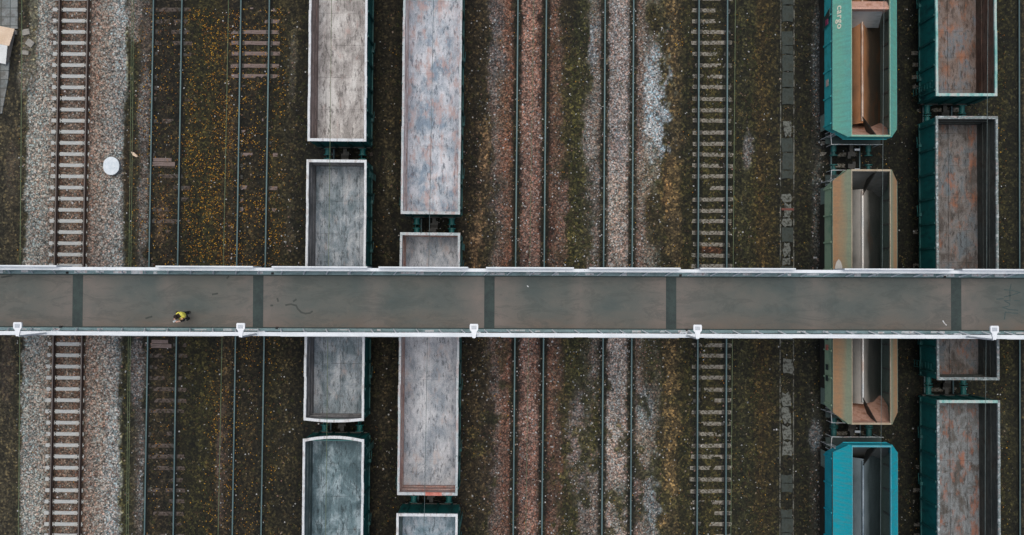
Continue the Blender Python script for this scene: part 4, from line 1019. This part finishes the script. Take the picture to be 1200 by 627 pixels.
# upper railing (towards the top of the photo) and lower railing
def railing(side):
    if side > 0: kerb0, kerb1, r0, r1 = vt, bv(318.3, ZD), bv(318.6, ZR), bv(314.9, ZR)
    else: kerb0, kerb1, r0, r1 = vb, bv(389.4, ZD), bv(390.3, ZR), bv(394.9, ZR)
    lo, hi = sorted((kerb0, kerb1)); rs = random.Random(31 + side)
    m = MB(); m.box(-XE, XE, lo, hi, ZD - .3, ZD + .10, 0)
    a, b_ = sorted((kerb0, kerb0 - side * .055)); m.box(-XE, XE, a, b_, ZD + .001, ZD + .035, 1)   # gutter along the kerb
    x = -XE + .3
    while x < XE:      # worn pale scuffs where the struts are bolted on
        
        if rs.random() < .6: q_ = rs.uniform(.15, .75); m.box(x, x + q_, lo + rs.uniform(.01, .07), hi - rs.uniform(.01, .06), ZD + .1, ZD + .112, 2)
        x += rs.uniform(.8, 1.5)
    m.build('kerb', [M['bridge_teal'], M['bridge_dark'], M['rim_dusty']], bridge)
    m = MB(); a, b_ = sorted((r0, r1))
    m.box(-XE, XE, a, b_, ZR - .06, ZR, 0); m.build('handrail', M['white_steel'], bridge)
    st = MB(); x0 = 0.0
    st.beam((x0, kerb0 + side * .03, ZD + .1), (x0 + .30, (r0 + r1) / 2, ZR - .065), .05, .05, 0)
    st.beam((x0 + .3, (r0 + r1) / 2, ZD - .1), (x0 + .3, (r0 + r1) / 2 + .001, ZR - .062), .045, .045, 0)
    pm_ = st.mesh('railing_post', M['white_steel']); x = -26.4
    while x < 26.2: link('railing_post', pm_, bridge, (x, 0, 0)); x += 1.09
    sl = MB()
    for zz in (7.45, 7.7, 7.95): sl.bar((-XE, (r0 + r1) / 2 + .0, zz), (XE, (r0 + r1) / 2, zz), .018)
    sl.build('mid_rail', M['bridge_teal'], bridge)
    return r0, r1
r0t, r1t = railing(1); r0b, r1b = railing(-1)
# protective screens over the wires: raised panels fixed outside the upper railing, low ones at the lower railing
def screens(side, segs, w_, z):
    for (xa, xb, dy) in segs:
        X0 = bl(xa, 315, z).x; X1 = bl(xb, 315, z).x
        m = MB(); r_ = r1t if side > 0 else r1b
        a, b_ = sorted((r_ + side * .003, r_ + side * w_)); m.box(X0, X1, a, b_, z - 1.7, z, 0)
        ch = MB(); m.box(X0 - .02, X1 + .02, a, b_, z, z + .03, 0)
        n = max(2, int((X1 - X0) / 1.05))
        m.build('screen_panel', M['white_steel'], bridge)
screens(1, [(-160, -60, 0), (-45, 66, 0), (183, 296, 0), (319, 430, 0), (444, 548, 0), (570, 672, 0), (691, 797, 0), (821, 932, 0), (990, 1117, 0), (1128, 1236, 0), (1250, 1360, 0)], .07, 8.7)
screens(-1, [(-160, -40, 0), (130, 262, 0), (330, 540, 0), (588, 672, 0), (690, 795, 0), (826, 928, 0), (1180, 1290, 0)], .03, 8.2)
# stains and scribbles on the deck
def strokes(name, lines, wd, mat, z=ZD + .004, parent=bridge):
    m = MB()
    for li in lines:
        pts = [bl(x, y, ZD) for x, y in li]
        for k_, (p, q) in enumerate(zip(pts[:-1], pts[1:])):
            d = (q - p).normalized(); nn = Vector((-d.y, d.x, 0)) * wd / 2; e = d * wd * .3
            zz = z + .0006 * (k_ % 2)
            poly = [(p - e - nn), (q + e - nn), (q + e + nn), (p - e + nn)]
            m.prism([(v.x, v.y) for v in poly], ZD - .01, zz)
    return m.build(name, mat, parent)
for L_ in ([(335, 357.5), (341, 356.5), (347, 358), (349, 362), (353, 366), (358, 367.5), (363, 367), (366, 365)], [(344, 353), (347, 351)], [(317.5, 358), (319.5, 358)], [(325, 350), (326, 353)],
           [(171, 373), (178, 371)], [(249, 345), (255, 344)], [(266, 326), (268, 324)], [(2, 325), (14, 323)]):
    strokes('dark_stain', [L_], .085, M['stain'])
S_ = lambda L: [(1160 + x / 11.4, 325 + y / 11.4) for x, y in L]
strokes('scribble', [S_([(190, 165), (300, 175), (405, 202), (300, 235), (190, 262)]), S_([(282, 95), (268, 160), (268, 300)]), S_([(190, 312), (270, 312)]), S_([(330, 310), (395, 314)]),
                     S_([(205, 322), (265, 350), (260, 382), (170, 402), (250, 430), (375, 440)]), S_([(375, 480), (300, 478), (205, 465), (195, 560)]), S_([(85, 292), (185, 286)])], .05, M['graffiti_line'])
wf = strokes('pale_scuff', [[(1105, 376), (1107, 379), (1109, 381)], [(94.5, 365.8), (95.5, 366.5)], [(618, 335), (619, 336)]], .045, M['rim_white'])
m = MB()
for px_, py_ in ((80, 319.6), (320, 320.4), (797, 322.6), (1106, 324.4), (72, 383), (325, 384.2), (804.5, 386.5), (1098, 388.5)):
    c = bl(px_, py_, ZD); m.box(c.x - .06, c.x + .06, c.y - .05, c.y + .05, ZD + .0, ZD + .128)
m.build('drain_outlet', worn('black_iron', lin(8, 10, 10), lin(16, 18, 18), scale=4), bridge)

# ------------------------------------------------------------------ lamps on the lower railing
def lamp(hx, bx, hy, label):
    ZL = 11.0
    top = P(hx, hy + 7, ZL); base = P(bx, 391.2 + (bx - 600) * .0037, ZD)
    t = thing('street_lamp', label, 'street lamp', (base.x, base.y, ZD - .1), brz, 'lamps along the lower bridge railing')
    hgt = ZL - ZD + .1
    dx, dy = top.x - base.x, top.y - base.y
    b = MB(); b.box(-.17, .17, -.10, -.07, .0, .35); b.box(-.17, -.13, -.07, .10, .0, .35); b.box(.13, .17, -.07, .10, .0, .35); b.box(-.13, .13, .07, .10, .0, .35)
    b.build('base_bracket', M['lamp_white'], t)
    b = MB(); b.bar((0, 0, 0), (dx * .0, dy * .0, hgt - .1), .055, n=12, r2=.035); b.build('pole', M['white_steel'], t)
    b = MB(); b.bar((0, 0, hgt - .1), (0, .12, hgt + .0), .04, n=10); b.prism([(-.07, .0), (.07, .0), (.12, .28), (-.12, .28)], hgt - .03, hgt + .05); b.build('arm', M['lamp_white'], t)
    b = MB()
    pr = [(-.12, .281), (.12, .281), (.185, .36), (.19, .56), (.165, .62), (-.165, .62), (-.19, .56), (-.185, .36)]
    b.prism(pr, hgt - .04, hgt + .06, 0)
    b.prism([(-.11, .38), (.11, .38), (.115, .54), (-.115, .54)], hgt + .061, hgt + .072, 1)
    b.prism([(-.15, .34), (.15, .34), (.15, .58), (-.15, .58)], hgt - .06, hgt - .041, 1)
    b.build('lamp_head', [M['lamp_white'], M['lamp_grey']], t)
lamp(22.3, 67, 384, 'white lamp on the bridge railing beside the gravel bed, leftmost of the five')
lamp(282.5, 307.5, 385, 'white lamp on the bridge railing right of the person in the yellow vest')
lamp(555, 559, 386, 'white lamp on the bridge railing between the second wagon row and the red gravel track')
lamp(817.5, 800, 387, 'white lamp on the bridge railing over the track with evenly showing sleepers')
lamp(1162.5, 1120, 391, 'white lamp on the bridge railing over the rightmost wagon row')

# ------------------------------------------------------------------ overhead wires
def wire(a, b_, label, mat='wire', r=.015, double=0.0, z=5.8):
    p, q = P(a, 0, z), P(b_, 627, z); d = (q - p)
    p2, q2 = p - d * .6, q + d * .6
    t = thing('overhead_wire', label, 'overhead wire', (p2.x, p2.y, z))
    m = MB(); L = q2 - p2; n = 12
    pts = [L * k / n + Vector((0, 0, -.03 * math.sin(math.pi * (k % 3) / 3))) for k in range(n + 1)]
    for u_, v_ in zip(pts[:-1], pts[1:]): m.bar(u_, v_, r, n=5)
    m.build('contact_wire', M[mat], t)
    if double:
        m = MB(); o_ = Vector((double, 0, .55))
        for u_, v_ in zip(pts[:-1], pts[1:]): m.bar(u_ + o_, v_ + o_, r * .9, n=5)
        m.build('messenger_wire', M[mat], t)
        m = MB()
        for k in range(14): a_ = L * (k + .5) / 14; m.bar(a_, a_ + o_, .006, n=4)
        m.build('dropper', M[mat], t)
    return t
wire(25.5, 21.5, 'thin green wire over the dirt at the far left edge', r=.018)
wire(156.5, 150.2, 'thick double greenish wire beside the right edge of the gravel bed', r=.013, double=.115)
wire(267.8, 255.5, 'thin yellowish wire above the leafy ground left of the first wagon row', r=.016)
wire(388.5, 381.5, 'thin wire running above the leftmost row of wagons', r=.013)
wire(508, 496.8, 'thin wire running above the second row of wagons', 'wire_pale', r=.012)
wire(625.5, 616, 'thin wire above the red gravel track', r=.011)
wire(862, 856.5, 'thin wire just right of the track with evenly showing sleepers', r=.013)
wire(1036, 1032, 'thin pale wire above the hopper wagons', 'wire_pale', r=.010)
wire(1158, 1154.5, 'thin wire above the rightmost row of wagons', 'wire_pale', r=.010)

# ------------------------------------------------------------------ cable trough right of the sleepers track
pc0, pc1 = P(922.5, 0, 0), P(921.5, 627, 0)
tr = thing('cable_trough', 'long concrete cable trough with dark and broken pale covers left of the hopper wagons', 'cable trough', ((pc0.x + pc1.x) / 2, 0, 0), -math.atan2(pc1.x - pc0.x, pc1.y - pc0.y) + math.pi)
m = MB()
for s in (-1, 1): m.box(s * .37 - .03, s * .37 + .03, -24, 24, -.2, .028)
m.box(-.33, .33, -24, 24, -.3, -.22)
m.build('trough_wall', M['trough_wall'], tr)
r = random.Random(5); y = -22.0
pale_rows = [(118, 152), (60, 66), (220, 262), (276, 312), (395, 470), (480, 560), (575, 600)]
while y < 22:
    Lc = r.choice((.45, .5, .5)) if r.random() < .5 else r.uniform(.8, 1.05)
    py_ = to_px(np.array(15.3), np.array(y + Lc / 2))[1]
    pale = any(a <= py_ <= b_ for a, b_ in pale_rows) or r.random() < .08
    if r.random() < (.08 if not pale else .16): y += Lc; continue
    hw = .325 if not pale else r.uniform(.24, .33); ch = [r.uniform(0, .17) if pale else r.uniform(0, .05) for _ in range(8)]
    pts = [(-hw + ch[0], 0.01), (0, .01 + ch[6]), (hw - ch[1], .01), (hw - ch[2] * .4, Lc * .5), (hw - ch[3], Lc - .01), (0, Lc - .01 - ch[7]), (-hw + ch[4], Lc - .01), (-hw + ch[5] * .4, Lc * .5)]
    m = MB(); m.prism(pts, 0, .07)
    o = m.build('cover_slab', M['cover_pale'] if pale else M['cover_dark'], tr, (r.uniform(-.015, .015), y, r.uniform(-.02, .012)))
    o.rotation_euler = (r.uniform(-.02, .02), r.uniform(-.03, .03), r.uniform(-.04, .04) * (3.5 if pale else 1))
    y += Lc
m = MB(); yv = (tr.matrix_basis.inverted() @ P(921, 245, .1)).y; m.box(-.33, .36, yv - .07, yv + .05, .0, .11); m.build('red_marker', M['red_paint'], tr)

# ------------------------------------------------------------------ manhole, hut, paving and slabs at the left
m = MB(); n = 20
ring = []
for i in range(n):
    a = 2 * math.pi * (i + .5) / n; rr = .475
    x, y = rr * math.cos(a) * .93, rr * math.sin(a) * 1.03
    ring.append((max(-.42, min(.43, x)), y))
m.prism(ring, -.1, .27, 1); m.prism([(x * 1.04, y * 1.04) for x, y in ring], .272, .34, 0)
mo = thing('manhole', 'round white concrete manhole lid standing proud of the gravel', 'manhole', P(130.5, 194.5, .3) * 1.0)
mo.location.z = 0
m.build('concrete_ring', [M['manhole'], M['manhole_side']], mo)
m = MB(); m.prism([(x * .3 + .1, y * .3) for x, y in ring], .341, .352); m.build('lid_boss', M['manhole'], mo)

hp = P(-16, 49, .5)
hut = thing('utility_box', 'low utility box with one beige and one white lid half, cut by the left edge', 'utility box', (hp.x, hp.y, 0), -math.radians(11))
m = MB(); m.box(-1.25, 1.2, -.85, .85, 0, .36); m.build('box_base', M['hut_wall'], hut)
m = MB(); m.plate([(-1.4, .004, .60), (1.33, .004, .60), (1.33, 1.02, .40), (-1.4, 1.02, .40)], .05); m.build('lid', M['roof_beige'], hut)
m = MB(); m.plate([(-1.4, -1.0, .40), (1.24, -1.0, .40), (1.24, -.004, .60), (-1.4, -.004, .60)], .05); m.build('lid', M['roof_white'], hut)

def poly_sheet(name, pts, z0, z1, mat, **kw):
    m = MB(); m.prism([(P(x, y, 0).x, P(x, y, 0).y) for x, y in pts][::-1], z0, z1); o = m.build(name, mat); tag(o, **kw); return o
poly_sheet('paved_path', [(-160, -60), (21, -60), (21.5, 34), (13, 34.5), (12, 70), (10, 95), (3, 133), (-60, 150), (-160, 150)], -.1, .085, M['paving'], kind='structure')
def slab(cx, cy, w_, h_, rot, label, z=.0):
    m = MB(); hw, hh = w_ / 42, h_ / 42
    m.prism([(-hw, -hh * .9), (hw * .9, -hh), (hw, hh * .85), (hw * .1, hh), (-hw * .95, hh * .9)], 0, .11)
    o = m.build('concrete_slab', M['slab'], None, P(cx, cy, 0)); o.location.z = z; o.rotation_euler = (.03, .02, rot)
    tag(o, label, 'concrete slab'); return o
slab(31, 38, 9, 7, .25, 'pale broken concrete slab right of the paving corner')
slab(36, 51, 9, 8, -.6, 'tilted grey brown slab piece at the edge of the gravel near the hut', .02)
slab(30, 62, 9, 5, -.1, 'narrow slab piece level with the white roof of the hut')
slab(17.5, 38.5, 6, 5, .1, 'small grey paver just below the end of the paving')
o = poly_sheet('stone_chunk', [(154.5, 178), (158, 179), (162.5, 183.5), (161, 184.5), (156, 182)], 0, .14, M['roof_beige'], label='pale beige stone chunk beside the thick double wire', cat='stone')

# ------------------------------------------------------------------ the person on the bridge
def skin_part(name, joints_, edges_, mat, parent, sub=2, root=0):
    """one continuous surface grown over a skeleton; joints_: (x,y,z,radius)"""
    me_ = bpy.data.meshes.new(name); me_.from_pydata([j[:3] for j in joints_], edges_, [])
    o = bpy.data.objects.new(name, me_); COL.objects.link(o)
    md = o.modifiers.new('skin', 'SKIN'); md.use_smooth_shade = True
    for i, v in enumerate(me_.skin_vertices[0].data):
        rr = joints_[i][3]; v.radius = rr if isinstance(rr, tuple) else (rr, rr); v.use_root = (i == root)
    ss = o.modifiers.new('sub', 'SUBSURF'); ss.levels = sub; ss.render_levels = sub
    dg = bpy.context.evaluated_depsgraph_get(); dg.update()
    m2 = bpy.data.meshes.new_from_object(o.evaluated_get(dg)); bpy.data.objects.remove(o)
    m2.materials.clear(); m2.materials.append(mat); m2.polygons.foreach_set('use_smooth', np.ones(len(m2.polygons), dtype=bool))
    return link(name, m2, parent)
fp = P(222.5, 368.8, ZD)
pr = thing('person', 'person in a yellow vest and dark clothes looking down at a phone on the bridge', 'person', (fp.x, fp.y, ZD + .001), math.radians(219))
# local frame: faces +x after the turn applied above (x forward, y left, z up); 1.74 m tall
def mirror(js): return [(x, -y, z, r_) for x, y, z, r_ in js]
skinm = worn('skin', lin(206, 160, 140), lin(214, 172, 154), scale=6, rough=.6, bump=0)
hairm = worn('hair', lin(34, 24, 20), lin(52, 36, 28), scale=20, rough=.6)
vestm = worn('vest_yellow', lin(240, 226, 84), lin(246, 236, 112), scale=5, rough=.7, bump=.1)
darkm = worn('dark_cloth', lin(24, 26, 30), lin(34, 36, 40), scale=6, rough=.9)
shoem = worn('shoe_black', lin(18, 18, 18), lin(30, 28, 28), scale=6, rough=.6)
J = [(0, 0, .95, .13), (.0, 0, 1.12, .125), (.01, 0, 1.32, .14), (.03, 0, 1.45, .10), (.06, 0, 1.53, .055), (.11, 0, 1.60, .085), (.14, 0, 1.67, .10), (.15, 0, 1.74, .07)]
E = [(i, i + 1) for i in range(7)]
def limb(chain, at):
    k = len(J); J.extend(chain); E.append((at, k)); E.extend((k + i, k + i + 1) for i in range(len(chain) - 1)); return k + len(chain) - 1
for s, fwd in ((1, .12), (-1, -.08)):
    limb([(.0, s * .10, .88, .09), (fwd * .5 + .03, s * .11, .50, .062), (fwd, s * .11, .12, .042), (fwd + .01, s * .11, .06, .045), (fwd + .13, s * .13, .035, .035)], 0)
    wr = limb([(.02, s * .19, 1.42, .06), (.05, s * .24, 1.16, .045), (.26, s * .15, 1.12, .034), (.33, s * .09, 1.15, .03)], 3)
    for q, (dy, L_) in enumerate(((-.028, .065), (-.010, .075), (.009, .072), (.027, .055))):
        limb([(.36, s * (.085) + dy, 1.165, .0105), (.36 + L_ * .6, s * .075 + dy, 1.18, .0095), (.36 + L_ * .75, s * .055 + dy, 1.20, .008)], wr)
    limb([(.345, s * .055, 1.175, .012), (.37, s * .035, 1.20, .010)], wr)
skin_part('body', J, E, skinm, pr)
fj = [(.235, 0, 1.625, .014), (.245, 0, 1.605, .016)]
skin_part('nose', fj, [(0, 1)], skinm, pr, 1)
for s in (-1, 1):
    skin_part('ear', [(.12, s * .085, 1.65, .018), (.115, s * .095, 1.62, .014)], [(0, 1)], skinm, pr, 1)
    m = MB(); m.box(.222, .232, s * .032 - .010, s * .032 + .010, 1.645, 1.655); m.build('eye', shoem, pr)
skin_part('hair', [(.03, 0, 1.62, .085), (.06, 0, 1.70, .105), (.12, 0, 1.755, .10), (.19, 0, 1.73, .06)], [(0, 1), (1, 2), (2, 3)], hairm, pr, 2, 1)
JT = [(0, 0, .98, .15)]; ET = []
for s, fwd in ((1, .12), (-1, -.08)):
    k = len(JT); JT += [(.0, s * .10, .86, .105), (fwd * .5 + .03, s * .11, .50, .078), (fwd, s * .11, .10, .06)]; ET += [(0, k), (k, k + 1), (k + 1, k + 2)]
skin_part('trousers', JT, ET, darkm, pr)
JJ = [(0, 0, .93, .15), (0, 0, 1.12, .15), (.01, 0, 1.32, .165), (.02, 0, 1.44, .12), (.05, 0, 1.50, .07)]; EJ = [(0, 1), (1, 2), (2, 3), (3, 4)]
for s in (-1, 1):
    k = len(JJ); JJ += [(.02, s * .20, 1.41, .078), (.05, s * .25, 1.16, .062), (.24, s * .16, 1.12, .048)]; EJ += [(3, k), (k, k + 1), (k + 1, k + 2)]
skin_part('jacket', JJ, EJ, darkm, pr)
JV = [(0, 0, .90, .175), (0, 0, 1.12, .175), (.01, 0, 1.32, .20), (.015, 0, 1.43, .17)]; EV = [(0, 1), (1, 2), (2, 3)]
for s in (-1, 1):
    k = len(JV); JV += [(.0, s * .10, 1.46, .115), (.0, s * .20, 1.44, .10)]; EV += [(3, k), (k, k + 1)]
skin_part('vest', JV, EV, vestm, pr)
for s, fwd in ((1, .12), (-1, -.08)):
    skin_part('shoe', [(fwd - .05, s * .11, .05, .05), (fwd + .05, s * .115, .05, .05), (fwd + .17, s * .13, .04, .04)], [(0, 1), (1, 2)], shoem, pr, 1)
# phone held in both hands
m = MB(); m.box(-.04, .04, -.075, .075, -.006, .006, 0); m.box(-.034, .034, -.068, .068, .0061, .0075, 1)
ph = m.build('phone', [M['lamp_white'], M['lamp_grey']])
pm = Matrix.Translation(pr.location) @ Matrix.Rotation(pr.rotation_euler.z, 4, 'Z')
ph.matrix_world = pm @ Matrix.Translation((.42, 0, 1.205)) @ Matrix.Rotation(-.5, 4, 'Y') @ Matrix.Rotation(math.pi / 2, 4, 'Z')
tag(ph, 'small white phone held in front of the person in the yellow vest', 'phone')
